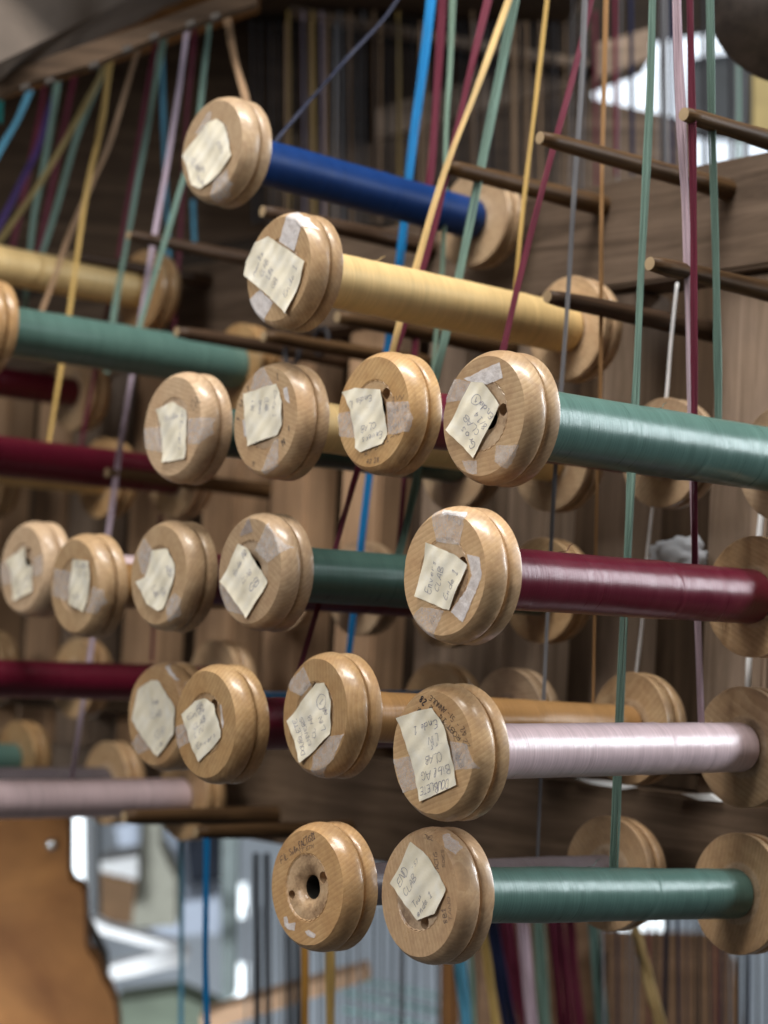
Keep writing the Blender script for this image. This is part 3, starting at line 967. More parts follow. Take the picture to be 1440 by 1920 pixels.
dress('R5a', 5.76, 720, 1270,
      notes=[[(175, 440), (340, 370), (545, 330), (660, 520), (712, 690), (285, 815)], [(285, 815), (712, 690), (805, 1160), (410, 1340)]],
      tapes=[[(105, 890), (280, 850), (380, 1190), (210, 1245), (150, 1070)], [(715, 690), (900, 720), (1050, 980), (770, 1000)]],
      texts=[("DOUBLETE", (705, 1095), (405, 1190), .0056, 1.15), ("Bibl AG", (720, 940), (415, 1030), .0056), ("CLAB", (640, 800), (450, 860), .0056), ("r.r", (590, 700), (490, 750), .0045), ("LIN", (600, 600), (480, 650), .0052), ("Ende 1", (585, 450), (325, 550), .0054, 1.15)],
      marks=[('marker', [("22", (935, 745), (880, 650), .0042, .9), ("42", (905, 590), (850, 520), .0042, .9), ("-", (820, 500), (790, 465), .004), ("51-", (770, 440), (700, 350), .0036, .9), ("ANNULE", (680, 340), (500, 190), .0036, 1.1), ("28", (465, 255), (405, 190), .0048, 2.2),
                         ("ROBT 14", (835, 650), (610, 380), .0034, 1.0), ("R", (530, 315), (490, 280), .003, 1.2), ("AR", (430, 350), (370, 320), .003, 1.6)]),
             ('stamp', [("FR", (880, 850), (800, 780), .006, 1.4), ("ETN", (870, 950), (790, 800), .004, 1.2)])], seed=10)
dress('R5b', 6.545, 520, 1210,
      notes=[[(145, 905), (420, 560), (485, 470), (600, 458), (682, 680), (658, 1090), (320, 1445)]],
      tapes=[[(150, 440), (330, 260), (420, 480), (240, 700), (170, 560)], [(450, 1350), (640, 1120), (830, 1090), (700, 1400), (620, 1625), (480, 1600)]],
      texts=[("DOUBLETE", (375, 1340), (250, 890), .0042), ("ENVERS", (445, 1215), (320, 860), .0042), ("CL AB", (515, 1120), (430, 840), .0044), ("LIN", (610, 1030), (560, 860), .0042), ("AR", (640, 840), (610, 740), .0045), ("@", (605, 690), (545, 580), .0072)], seed=11)
dress('R5c', 7.2, 320, 1230,
      notes=[[(180, 790), (340, 610), (480, 570), (600, 650), (692, 1000), (692, 1100), (400, 1430), (270, 1150)]],
      tapes=[('tape_white', [(640, 660), (690, 660), (720, 900), (700, 1030), (690, 900)]), [(80, 950), (230, 900), (260, 1160), (130, 1380), (90, 1200)]],
      texts=[("Ende", (255, 860), (500, 730), .0042), ("AB", (360, 760), (460, 690), .0045), ("CLAB", (330, 1000), (500, 870), .0042), ("LIN", (350, 1110), (470, 1010), .0042), ("Envers", (385, 1260), (640, 1070), .0046)], seed=12)
dress('R5d', 8.35, 230, 1230,
      notes=[[(270, 520), (480, 380), (570, 380), (840, 790), (840, 1230), (580, 1570), (480, 1480), (210, 1100), (175, 1000)]],
      tapes=[('tape_white', [(680, 170), (760, 130), (920, 370), (840, 380)]), [(160, 1350), (280, 1160), (450, 1450), (310, 1680)]],
      texts=[("Ende", (470, 760), (600, 740), .0045), ("CLAB", (450, 980), (640, 940), .0045), ("GB", (520, 1300), (700, 1220), .0060), ("LIN", (560, 1470), (660, 1400), .004)], seed=13)
dress('R1', 7.2, 330, 170,
      notes=[[(110, 860), (300, 620), (420, 440), (560, 380), (660, 450), (770, 880), (690, 1000), (480, 1250), (345, 1330), (240, 1280)]],
      tapes=[[(250, 600), (430, 300), (480, 280), (470, 420), (330, 560)], [(520, 1200), (700, 1060), (770, 1260), (795, 1500), (600, 1545)]],
      texts=[("ARo", (560, 720), (640, 880), .0048), ("CLAB", (220, 950), (330, 1120), .0045), ("LIN", (320, 1020), (380, 1120), .004), ("Ende", (300, 1180), (390, 1300), .004)], seed=14)
dress('R2', 6.857, 450, 390,
      notes=[[(240, 450), (375, 365), (862, 690), (790, 960), (640, 1370), (68, 885)]],
      tapes=[('tape_white', [(640, 80), (780, 55), (790, 240), (700, 560), (510, 430)]), ('tape_white', [(780, 55), (960, 160), (990, 270), (790, 240)]),
             ('tape_white', [(260, 1050), (430, 1220), (340, 1480), (265, 1565), (165, 1330)])],
      texts=[("Amelie", (210, 890), (330, 570), .0044), ("CLAB", (310, 900), (400, 690), .0046), ("LIN", (390, 930), (450, 800), .0044), ("GB", (450, 1050), (510, 930), .0048), ("Ende 1", (610, 1160), (770, 740), .0050)], seed=15)
dress('R6a', 6.0, 700, 1540,
      notes=[[(450, 230), (640, 400), (842, 770), (715, 1040), (500, 1112), (213, 700)]],
      tapes=[[(720, 190), (890, 110), (1010, 180), (1040, 290), (920, 450), (820, 290)]],
      texts=[("END", (315, 745), (405, 570), .0062, 1.2), ("CLAB", (385, 855), (515, 640), .0050), ("Tous", (480, 975), (560, 840), .0042), ("ende 1", (515, 1080), (690, 830), .0044), ("- 57", (460, 555), (530, 460), .0036, .7)],
      marks=[('stamp', [("FACTIS", (745, 580), (715, 340), .0034, 1.0), ("SOIES", (810, 520), (790, 310), .0026, .8), ("8B1", (840, 1150), (805, 950), .0042, 1.3), ("TANO", (890, 1120), (860, 850), .003, .8), ("TNEL", (560, 190), (680, 220), .0026, .8)])], seed=16)
dress('R6b', 6.26, 500, 1530,
      tapes=[('tape_white', [(205, 1185), (240, 1180), (270, 1290), (215, 1300)]), ('tape_white', [(215, 1260), (345, 1250), (330, 1345), (250, 1330)]), ('tape_white', [(450, 1355), (500, 1335), (582, 1400), (562, 1438), (480, 1405)])],
      marks=[('stamp', [("FIL", (170, 565), (260, 480), .0046, 1.4), ("Solin", (275, 470), (380, 400), .0042, 1.2), ("FACTIS", (390, 390), (530, 290), .0048, 1.5), ("81", (530, 290), (580, 260), .0046, 1.5), ("ST ETN", (380, 440), (560, 370), .0026, .8)])], seed=17)

# ------------------------------------------------------------------ pegs


def tapered(name, p0, p1, r0, r1, mat, label, group, seg=14):
    ax = p1 - p0
    ln = ax.length
    z = ax.normalized()
    x = z.cross(ZUP).normalized()
    y = z.cross(x)
    vs, fs, n = [], [], 16
    ph = random.uniform(0, 50)
    for i in range(n + 1):
        t = i / n
        r = r0 + (r1 - r0) * t
        if i == 0:
            r *= 0.82
        for k in range(seg):
            a = 2 * math.pi * k / seg
            rr = r * (1 + 0.07 * noise.noise(Vector((math.cos(a), math.sin(a), t * 6 + ph))))
            vs.append((rr * math.cos(a), rr * math.sin(a), t * ln + (0.0 if i else 0.0)))
    for i in range(n):
        for k in range(seg):
            k2 = (k + 1) % seg
            fs.append((i * seg + k, i * seg + k2, (i + 1) * seg + k2, (i + 1) * seg + k))
    fs.append(tuple(range(seg))[::-1])
    fs.append(tuple(range(n * seg, n * seg + seg)))
    me = mesh(name, vs, fs, True)
    me.materials.append(mat)
    me.materials.append(M['peg_end'])
    me.polygons[len(fs) - 2].material_index = 1
    me.polygons[len(fs) - 2].use_smooth = False
    o = link(name, me)
    o.matrix_world = Matrix.Translation(p0) @ Matrix((x, y, z)).transposed().to_4x4()
    return tag(o, label, "peg", group)


PG = "wooden pegs standing out of the rack"
# (near end pixel, far pixel x, near/far radius, material, label)
PEGS = [
    ((838, 312), 1150, .0062, .0092, 'peg', "brown peg pointing out just right of the blue bobbin"),
    ((1012, 258), 1385, .0058, .0085, 'peg', "ribbed brown peg between the maroon and green threads at the upper right"),
    ((1282, 214), 1600, .0060, .0088, 'peg', "uppermost peg at the right edge, crossing the dark disc's underside"),
    ((1218, 494), 1560, .0060, .0085, 'peg', "smooth brown peg cut by the right edge, above the large green bobbin"),
    ((1026, 556), 1322, .0060, .0088, 'peg_black', "blackened peg in front of the yellow bobbin's far flange"),
    ((241, 441), 560, .0052, .0075, 'peg_black', "thin dark peg left of the yellow bobbin's note"),
    ((132, 479), 410, .0052, .0078, 'peg_black', "dark peg lying above the left yellow bobbin"),
    ((331, 622), 645, .0058, .0085, 'peg_black', "dark peg just above the left green bobbin's end"),
    ((494, 630), 800, .0058, .0082, 'peg', "lighter peg right under the yellow bobbin's labelled flange"),
    ((632, 594), 960, .0060, .0088, 'peg', "brown peg running under the yellow silk"),
    ((492, 396), 830, .0060, .0088, 'peg_black', "dark peg running under the blue silk"),
    ((200, 886), 500, .0056, .0085, 'peg', "peg with pale tip in front of the long maroon bobbin"),
    ((232, 1532), 560, .0070, .0095, 'peg', "brown peg under the left pale pink bobbin"),
    ((366, 1560), 700, .0060, .0090, 'peg', "pale brown lowest peg above the azure hanging thread"),
]
for (nx, ny), fx, r0, r1, mk, lb in PEGS:
    # far end on the back plane along the bobbins' direction
    lo, hi = 0.02, 0.6
    d = ray(nx, ny)
    for _ in range(40):
        mid = (lo + hi) / 2
        p0 = d * ((S_BACK - mid) / d.dot(AX))
        p1 = p0 + AX * mid
        v = p1
        px = 720 + F * v.dot(RIGHT) / v.dot(FWD)
        if px < fx:
            lo = mid
        else:
            hi = mid
    tapered("rack_peg", p0, p0 + AX * (mid + 0.02), r0 * 1.02, r1 * 1.10, M[mk], lb, PG)
# two loops of black cord tied on the pegs


def tube(name, pts, rad, mat, seg=8, closed=False):
    vs, fs = [], []
    n = len(pts)
    c0 = sum(pts, Vector()) / n
    for i, p in enumerate(pts):
        t = (pts[(i + 1) % n if closed else min(i + 1, n - 1)] - pts[(i - 1) % n if closed else max(i - 1, 0)]).normalized()
        u = t.cross(Vector((0.31, 0.9, 0.2))).normalized()
        v = t.cross(u)
        rr = rad[i] if isinstance(rad, (list, tuple)) else rad
        for k in range(seg):
            a = 2 * math.pi * k / seg
            vs.append(p - c0 + u * rr * math.cos(a) + v * rr * math.sin(a))
    for i in range(n if closed else n - 1):
        for k in range(seg):
            k2 = (k + 1) % seg
            j = (i + 1) % n
            fs.append((i * seg + k, i * seg + k2, j * seg + k2, j * seg + k))
    if not closed:
        fs.append(tuple(range(seg))[::-1])
        fs.append(tuple(range((n - 1) * seg, n * seg)))
    me = mesh(name, vs, fs, True)
    return link(name, me, mat, None, c0)


for (px, py, lb) in ((548, 662, "black cord loop knotted round the dark peg above the tick-marked bobbin"), (602, 640, "black cord loop knotted round the lighter peg under the yellow bobbin")):
    c = on_s(px, py, S_BACK - 0.11)
    pts = []
    for k in range(14):
        a = 2 * math.pi * k / 14
        pts.append(c + ROW * 0.0115 * math.cos(a) + ZUP * 0.0125 * math.sin(a))
    tag(tube("cord_loop", pts, 0.0028, M['s_dark'], closed=True), lb, "cord loop", "cord loops on the pegs")

# ------------------------------------------------------------------ silk bundles


def ribbon(pts3, w0, w1, colour, label, flat=0.22, group="silk thread bundles"):
    P = [Vector(p) for p in catmull([tuple(p) for p in pts3], 8)]
    n, seg = len(P), 10
    c0 = P[-1]
    bm = bmesh.new()
    uvl = bm.loops.layers.uv.new("UVMap")
    ph = random.uniform(0, 99)
    frames = []
    for i, p in enumerate(P):
        t = (P[min(i + 1, n - 1)] - P[max(i - 1, 0)]).normalized()
        vw = p.normalized()
        u = t.cross(vw).normalized()
        v = u.cross(t).normalized()
        tw = 0.5 * noise.noise(Vector((ph, i * 0.12, 0)))
        u, v = u * math.cos(tw) + v * math.sin(tw), v * math.cos(tw) - u * math.sin(tw)
        k_ = i / (n - 1)
        wd = (w0 + (w1 - w0) * k_) * (1 + 0.20 * noise.noise(Vector((ph + 9, i * 0.16, 0))))
        frames.append((p - c0, u, v, wd))
    ns, seg = 6, 6
    for j in range(ns):
        rings = []
        for i, (p, u, v, wd) in enumerate(frames):
            o_ = ((j + 0.5) / ns - 0.5) * 0.88 + 0.09 * noise.noise(Vector((ph + j * 5.3, i * 0.14, 2)))
            q = p + u * wd * o_ + v * wd * 0.10 * noise.noise(Vector((ph + j * 3.1, i * 0.17, 7)))
            rd = wd / ns * (0.60 + 0.22 * noise.noise(Vector((ph + j * 1.7, i * 0.1, 4))))
            rings.append([bm.verts.new(q + (u * math.cos(2 * math.pi * k / seg) + v * 0.8 * math.sin(2 * math.pi * k / seg)) * rd) for k in range(seg)])
        for i in range(n - 1):
            for k in range(seg):
                k2 = (k + 1) % seg
                f = bm.faces.new((rings[i][k], rings[i][k2], rings[i + 1][k2], rings[i + 1][k]))
                f.smooth = True
                for lp, (kk, ii) in zip(f.loops, ((k, i), (k + 1, i), (k + 1, i + 1), (k, i + 1))):
                    lp[uvl].uv = (j / ns + kk / seg / ns + ph, ii / 8.0)
    me = bm_mesh("silk_bundle", bm)
    o = link("silk_bundle", me, M['s_' + colour], None, c0)
    return tag(o, label, "thread", group)


def rib_col(key, pix, wpx0, wpx1, colour, label, drho=0.0, **kw):
    """Bundle rising from bobbin `key` in that bobbin's own column."""
    b = BOB[key]
    base = b['rho'] + b['yr'] * 0.8
    n = len(pix)
    pts = []
    for i, (x, y) in enumerate(pix):
        k = 1 - i / (n - 1)
        pts.append(on_rho(x, y, base + drho * k))
    d0, d1 = pts[0].dot(FWD), pts[-1].dot(FWD)
    return ribbon(pts, 0.80 * wpx0 / F * d0, 0.80 * wpx1 / F * d1, colour, label, **kw)


def rib(pix, wpx0, wpx1, colour, label, d0, d1=None, **kw):
    d1 = d1 or d0
    n = len(pix)
    pts = [at(x, y, d0 + (d1 - d0) * i / (n - 1)) for i, (x, y) in enumerate(pix)]
    return ribbon(pts, wpx0 / F * d0, wpx1 / F * d1, colour, label, **kw)


rib_col('R5d', [(812, -40), (790, 150), (768, 320), (752, 470), (735, 600), (694, 880), (655, 1220), (640, 1300)], 24, 17, 'azure', "vivid azure blue silk bundle running down behind the blue and yellow bobbins")
rib_col('R4c', [(832, -40), (822, 120), (808, 320), (788, 520), (775, 680), (758, 900), (745, 1060)], 22, 11, 'maroon', "maroon silk bundle right beside the azure one")
rib_col('R3d', [(850, -40), (844, 120), (836, 260), (830, 500), (815, 660), (800, 890)], 15, 10, 'pale_green', "pale grey-green silk bundle, second right of the azure one")
rib_col('R5c', [(930, -60), (880, 140), (836, 330), (800, 480), (735, 680), (668, 890), (625, 1040), (560, 1260), (535, 1330)], 17, 12, 'maroon', "maroon silk bundle slanting under the cream one to the lower maroon bobbin")
rib_col('R3c', [(966, -35), (900, 150), (835, 318), (780, 500), (738, 650), (715, 760)], 16, 15, 'cream', "cream silk bundle slanting across the blue bobbin")
rib_col('R4b', [(972, -40), (935, 150), (890, 370), (860, 520), (815, 720), (785, 880), (758, 1000), (740, 1070)], 24, 18, 'green', "green silk bundle slanting over the end of the blue silk")
rib_col('R2', [(1030, -40), (1003, 200), (982, 380), (964, 560)], 11, 10, 'yellow', "thin yellow silk bundle going to the yellow bobbin")
rib_col('R3b', [(1118, -40), (1075, 140), (1018, 350), (970, 540), (936, 690), (915, 800)], 15, 17, 'maroon', "maroon silk bundle crossing in front of the yellow silk")
rib_col('R6b', [(1098, -40), (1090, 160), (1074, 400), (1062, 600), (1040, 900), (1022, 1250), (1008, 1600), (1004, 1630)], 15, 8, 'grey', "thin grey silk bundle hanging down past the maroon bobbin")
rib_col('R5b', [(1137, -40), (1133, 150), (1128, 400), (1126, 700), (1120, 900), (1112, 1320)], 14, 7, 'brown', "thin golden brown silk bundle left of the long green one")
rib_col('R6a', [(1224, -40), (1218, 200), (1204, 480), (1192, 740), (1180, 960), (1168, 1200), (1156, 1500), (1151, 1640)], 17, 22, 'green', "long green silk bundle reaching the lowest green bobbin")
rib_col('R5a', [(1268, -40), (1276, 200), (1286, 400), (1292, 600), (1299, 900), (1308, 1150), (1315, 1370)], 24, 15, 'pink', "pale pink silk bundle beside the right maroon one")
rib_col('R4a', [(1293, -40), (1297, 200), (1301, 480), (1302, 800), (1303, 1090)], 20, 15, 'maroon', "straight maroon silk bundle going down to the sharp maroon bobbin")
rib_col('R3a', [(1330, -40), (1334, 200), (1342, 480), (1346, 700), (1347, 815)], 21, 18, 'green', "straight green silk bundle nearest the right edge")
rib_col('R1', [(760, -25), (720, 35), (650, 110), (575, 195), (525, 255), (505, 285)], 7, 10, 'navy', "navy blue silk bundle slanting down to the blue bobbin")
rib([(424, 28), (440, 110), (462, 190), (470, 240)], 14, 13, 'tan', "tan silk bundle disappearing behind the topmost bobbin's flange", 2.1, 2.0)
# left-hand bundles, coming down from the comb at the upper left
LB = [
    ([(0, 165), (-3, 230)], 26, 26, 'teal', "teal silk bundle right at the upper left edge", 2.35),
    ([(66, 145), (35, 220), (0, 280), (-25, 330)], 17, 17, 'sky', "light blue silk bundle leaving through the left edge", 2.3),
    ([(85, 150), (72, 230), (50, 340), (20, 480)], 16, 15, 'maroon', "maroon silk bundle right of the light blue one", 2.4),
    ([(108, 150), (98, 220), (80, 320), (62, 420), (45, 600)], 18, 16, 'green', "grey-green silk bundle between two maroon ones at the left", 2.3),
    ([(95, 200), (70, 280), (35, 350), (-15, 450)], 18, 18, 'purple', "deep purple silk bundle slanting to the left edge", 2.35),
    ([(138, 150), (115, 260), (95, 360), (65, 500)], 17, 15, 'maroon', "maroon silk bundle behind the long olive one", 2.45),
    ([(190, 140), (150, 215), (95, 310), (40, 395), (-15, 470)], 16, 17, 'olive', "olive yellow silk bundle slanting widely to the left edge", 2.25),
    ([(178, 170), (150, 240), (125, 320), (100, 410), (70, 500)], 17, 15, 'green', "green silk bundle crossing the olive one", 2.35),
    ([(206, 112), (195, 200), (182, 270), (168, 330), (150, 440), (128, 600), (108, 730), (88, 850)], 18, 13, 'yellow', "golden yellow silk bundle falling to the left maroon bobbin", 2.16),
    ([(232, 180), (205, 270), (170, 350), (130, 440), (95, 540), (60, 630)], 13, 16, 'tan', "tan silk bundle crossing under the golden yellow one", 2.2),
    ([(300, 110), (285, 190), (262, 320), (240, 440), (215, 580), (200, 700)], 18, 15, 'green', "green silk bundle beside the lavender one", 2.2),
    ([(285, 120), (262, 250), (240, 380), (215, 520), (190, 640), (165, 760), (150, 850)], 16, 11, 'maroon', "dark maroon silk bundle left of the green one", 2.32),
    ([(350, 60), (332, 190), (308, 340), (285, 470), (262, 610), (245, 720), (222, 860), (203, 1000), (180, 1150), (160, 1290), (132, 1475)], 17, 15, 'lavender', "long lavender silk bundle falling to the left pale pink bobbin", 2.12),
    ([(362, 90), (350, 220), (340, 400), (330, 560), (318, 740), (304, 930), (290, 1130), (285, 1240)], 14, 10, 'maroon', "maroon silk bundle right of the lavender one", 2.28),
    ([(385, 110), (368, 250), (330, 380), (295, 500), (262, 610), (246, 660)], 15, 15, 'green', "green silk bundle left of the topmost bobbin", 2.1),
    ([(305, 160), (307, 260), (312, 380), (316, 480), (312, 560)], 12, 12, 'sky', "thin light blue silk bundle behind the lavender one", 2.4),
    ([(362, 375), (363, 420), (365, 470)], 14, 13, 'sky', "short light blue silk bundle under the topmost bobbin", 2.35),
]
for px_, a_, b_, col, lb, dep in LB:
    if px_[0][1] < 230:
        (xa, ya), (xb, yb) = px_[0], px_[1]
        for _ in range(30):
            if ya > 190 - (xa + 20) * 0.348 - 14:
                k_ = 8.0 / max(1, yb - ya) if yb > ya else 0
                xa, ya = xa + (xa - xb) * 8.0 / max(20.0, yb - ya), ya - 8
        px_ = [(xa, ya)] + px_
    rib(px_, a_ * 0.68, b_ * 0.68, col, lb, dep, dep - 0.06)
# bundles below the rack
LOWB = [
    ([(388, 1560), (386, 1680), (385, 1800), (388, 1940)], 14, 13, 'azure', "bright azure hanging bundle in front of the dark blue block", 1.95),
    ([(338, 1560), (340, 1700), (339, 1940)], 11, 11, 'sky', "pale blue hanging bundle left of the azure one", 2.3),
    ([(571, 1640), (572, 1780), (572, 1940)], 15, 15, 'orange', "orange hanging bundle under the unlabelled bobbin, left one", 1.95),
    ([(620, 1640), (619, 1780), (619, 1940)], 17, 17, 'yellow', "yellow hanging bundle under the unlabelled bobbin, right one", 1.95),
    ([(855, 1740), (864, 1830), (874, 1940)], 24, 24, 'sky', "broad light blue hanging bundle under the lowest green bobbin", 2.1),
    ([(880, 1740), (884, 1830), (890, 1940)], 11, 11, 'pale_green', "thin pale hanging bundle right of the broad light blue one", 2.15),
    ([(900, 1700), (915, 1810), (932, 1940)], 18, 18, 'yellow', "yellow hanging bundle slanting beside the navy one", 2.0),
    ([(918, 1700), (935, 1810), (958, 1940)], 27, 27, 'navy', "broad navy hanging bundle beside the yellow slanting one", 2.15),
    ([(945, 1700), (962, 1810), (985, 1940)], 32, 32, 'maroon', "broad dark maroon hanging bundle right of the navy one", 2.25),
    ([(976, 1690), (986, 1800), (998, 1940)], 24, 24, 'pink', "pink hanging bundle among the maroon ones", 2.05),
    ([(1008, 1690), (1014, 1800), (1022, 1940)], 26, 26, 'pale_green', "grey-green hanging bundle right of the pink one", 2.3),
    ([(1038, 1690), (1048, 1800), (1062, 1940)], 34, 34, 'maroon', "broadest maroon hanging bundle under the green silk", 2.2),
    ([(1066, 1690), (1074, 1800), (1090, 1940)], 20, 20, 'maroon', "second maroon hanging bundle close right of the broadest one", 2.3),
    ([(1108, 1690), (1118, 1800), (1130, 1940)], 24, 24, 'green', "green hanging bundle left of the slanting cream one", 2.2),
    ([(1185, 1720), (1204, 1790), (1222, 1860), (1246, 1950)], 20, 22, 'cream', "slanting cream hanging bundle in front of the brown case", 2.05),
]
for px_, a_, b_, col, lb, dep in LOWB:
    rib(px_, a_, b_, col, lb, dep)
# glossy white cord with bright glints, and a tuft of grey fibre
pts = [on_s(x, y, S_BACK - 0.05) for x, y in ((1270, 530), (1258, 640), (1250, 740), (1238, 840), (1222, 965), (1212, 1060), (1204, 1170), (1192, 1270))]
pts = [Vector(p) for p in catmull([tuple(p) for p in pts], 6)]
M['cord'] = plain("white_cord_and_gap", (0.85, 0.86, 0.88), 0.2)
tag(tube("string_and_light_gap", pts, 0.0014, M['cord']), "thin glossy white cord hanging between the rack posts", "cord")
bm = bmesh.new()
bmesh.ops.create_icosphere(bm, subdivisions=4, radius=1)
for v in bm.verts:
    n_ = noise.noise(v.co * 1.7) * 0.45 + noise.noise(v.co * 4.5) * 0.25 + noise.noise(v.co * 11) * 0.1
    v.co *= (1 + n_)
    v.co = Vector((v.co.x * 0.024, v.co.y * 0.014, v.co.z * 0.017))
M['wool'] = plain("grey_white_paper", (0.50, 0.53, 0.58), 0.8)
o = link("crumpled_paper", bm_mesh("crumpled_paper", bm, True), M['wool'], None, on_s(1278, 1046, S_BACK - 0.015))
tag(o, "crumpled grey-white paper wad wedged behind the maroon silk", "paper")

# ------------------------------------------------------------------ upper surroundings
o = slab("ceiling_beam", [(-60, -60), (480, -120), (300, 2), (0, 122), (-60, 146)], 2.05, 0.05, M['smooth_beam'], depths=[2.0, 2.3, 2.3, 2.0, 1.96])
tag(o, "grey-brown broad beam crossing the upper left corner", "beam")
o = slab("ceiling_beam", [(-60, 140), (0, 116), (300, -4), (480, -60), (480, 0), (250, 82), (0, 160), (-60, 180)], 2.16, 0.06, M['panel'], depths=[2.1, 2.12, 2.35, 2.4, 2.4, 2.35, 2.12, 2.1])
tag(o, "darker brown lower edge piece under the upper left beam", "beam")
comb = bpy.data.objects.new("thread_comb", None)
COL.objects.link(comb)
comb.location = at(220, 110, 2.04)
tag(comb, "dark comb of wire eyes guiding the threads under the upper left beam", "comb")


def child_slab(name, pts, depth, thick, mat, parent, depths=None):
    o = slab(name, pts, depth, thick, mat, None, depths)
    o.location = o.location - parent.location
    o.parent = parent
    return o


M['black'] = plain("blackened_iron", (0.010, 0.009, 0.009), 0.95)
M['black'].node_tree.nodes["Principled BSDF"].inputs["Specular IOR Level"].default_value = 0.08
M['steel'] = plain("dull_steel", (0.05, 0.042, 0.036), 0.9, 0.0)
child_slab("comb_bar", [(-40, 156), (120, 96), (290, 40), (480, -34), (480, 6), (300, 66), (180, 118), (60, 152), (-40, 194)], 2.04, 0.02, M['beam'], comb)
for k in range(8):
    x = -20 + k * 62 + random.uniform(-14, 14)
    y = 184 - (x + 20) * 0.348 + random.uniform(-9, 9)
    child_slab("comb_eye", [(x - 7, y - 5), (x + 8, y - 10), (x + 8, y - 1), (x - 7, y + 5)], 2.015, 0.012, M['steel'], comb)
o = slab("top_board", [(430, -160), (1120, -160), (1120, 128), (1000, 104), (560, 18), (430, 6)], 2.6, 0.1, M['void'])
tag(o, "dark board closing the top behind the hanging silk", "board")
o = slab("edge_batten", [(545, 10), (1030, 98), (1100, 112), (1100, 124), (1000, 112), (545, 24)], 2.56, 0.03, M['post_grey'])
tag(o, "pale narrow batten along the dark top board's edge", "batten")
o = slab("cross_beam", [(700, 205), (960, 128), (1220, 52), (1220, 108), (1105, 152), (960, 188), (700, 262)], 2.68, 0.1, M['post_grey'])
tag(o, "slanting grey-brown cross beam behind the upper right threads", "beam")
o = slab("side_board", [(500, 262), (700, 215), (960, 175), (1105, 150), (1112, 186), (1300, 228), (1300, 420), (500, 420)], 2.72, 0.06, M['rail'])
tag(o, "brown board below the slanting cross beam, beside the window", "board")
M['olive_y'] = plain("dull_yellow_paint", (0.30, 0.23, 0.09), 0.6)
M['win'] = plain("daylit_window", (0.8, 0.85, 0.9), 0.4, emit=(0.78, 0.88, 1.0), strength=1.0, vary=0.02)
wn = slab("daylit_window", [(1070, 30), (1460, 20), (1460, 330), (1070, 330)], 4.2, 0.04, M['win'])
tag(wn, "bright daylit window seen between beams at the upper right", "window")
M['gb'] = plain("blue_grey_frame", (0.055, 0.065, 0.075), 0.6)
o = slab("window_frame_board", [(1298, 108), (1388, 96), (1460, 100), (1460, 260), (1290, 250)], 3.7, 0.05, M['gb'])
tag(o, "dark blue-grey panel standing in front of the window", "panel")
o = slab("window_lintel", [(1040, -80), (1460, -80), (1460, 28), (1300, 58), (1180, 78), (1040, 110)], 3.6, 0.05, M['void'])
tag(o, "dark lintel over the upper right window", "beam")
o = slab("yellow_strip", [(1412, 130), (1450, 150), (1450, 260), (1412, 245)], 2.7, 0.02, M['olive_y'])
tag(o, "yellow upright strip at the right edge below the dark disc", "strip")
# dark disc (pulley) cut by the upper right corner
c = at(1492, -10, 1.75)
bm = bmesh.new()
bmesh.ops.create_cone(bm, cap_ends=True, segments=72, radius1=0.076, radius2=0.073, depth=0.03)
bmesh.ops.bevel(bm, geom=[e for e in bm.edges], offset=0.003, segments=2, affect='EDGES')
M['disc'] = plain("worn_dark_iron", (0.045, 0.034, 0.028), 0.5, vary=0.5, nscale=60)
o = link("iron_disc", bm_mesh("iron_disc", bm, True), M['disc'], None, c)
o.rotation_euler = (-c).to_track_quat('Z', 'Y').to_euler()
tag(o, "dark worn round disc cut off by the upper right corner", "disc")

o = slab("loom_back_board", [(-200, -200), (720, -200), (720, 300), (560, 430), (-200, 560)], 2.78, 0.05, M['beam'])
tag(o, "dark board deep behind the upper left threads", "board")
o = box("shade_top_board", Vector((-1.02, 2.75, 0.86)), Vector((1, 0, 0)), Vector((0, 0.99, 0.141)), Vector((0, -0.141, 0.99)), 2.44, 1.7, 0.05, M['beam'])  # unseen board added above the view to shade the upper background
struct(o)
# back wall of the dark interior
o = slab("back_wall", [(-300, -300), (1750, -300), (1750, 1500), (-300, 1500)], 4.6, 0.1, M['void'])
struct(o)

# ------------------------------------------------------------------ workshop seen below the rack
M['batten'] = plain("pale_orange_batten", (0.66, 0.42, 0.26), 0.55)
M['wall'] = plain("pale_blue_wall", (0.55, 0.62, 0.70), 0.7, vary=0.12, nscale=2.0)
o = slab("workshop_wall", [(-300, 1440), (1750, 1440), (1750, 2300), (-300, 2300)], 6.0, 0.1, M['wall'])
struct(o)
pn = slab("loom_upright", [(-80, 1530), (128, 1530), (128, 1640), (134, 1654), (148, 1660), (157, 1672), (159, 1720), (160, 1768), (164, 1785), (174, 1796), (182, 1808), (186, 1824), (192, 1838), (204, 1856), (213, 1878), (219, 1910), (222, 1960), (-80, 1960)], 2.5, 0.04, M['panel'])
tag(pn, "orange-brown wooden side panel with a scalloped edge, lower left", "panel")
bm = bmesh.new()
bmesh.ops.create_uvsphere(bm, u_segments=16, v_segments=10, radius=0.0075)
bo = link("bolt_head", bm_mesh("bolt_head", bm, True), plain("bright_bolt", (0.7, 0.7, 0.7), 0.25, 0.9), pn)
bo.location = at(96, 1584, 2.495) - pn.location
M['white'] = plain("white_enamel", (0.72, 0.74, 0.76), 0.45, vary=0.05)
M['bluewhite'] = plain("bluish_white_sheet", (0.52, 0.60, 0.74), 0.5, vary=0.06)
M['lit_white'] = plain("lit_window_and_reflection", (0.85, 0.9, 0.95), 0.4, emit=(0.85, 0.95, 1.0), strength=1.5, vary=0.02)
M['dgrey'] = plain("dark_grey_metal", (0.07, 0.08, 0.09), 0.5)
M['card'] = plain("brown_cardboard", (0.19, 0.11, 0.055), 0.8)
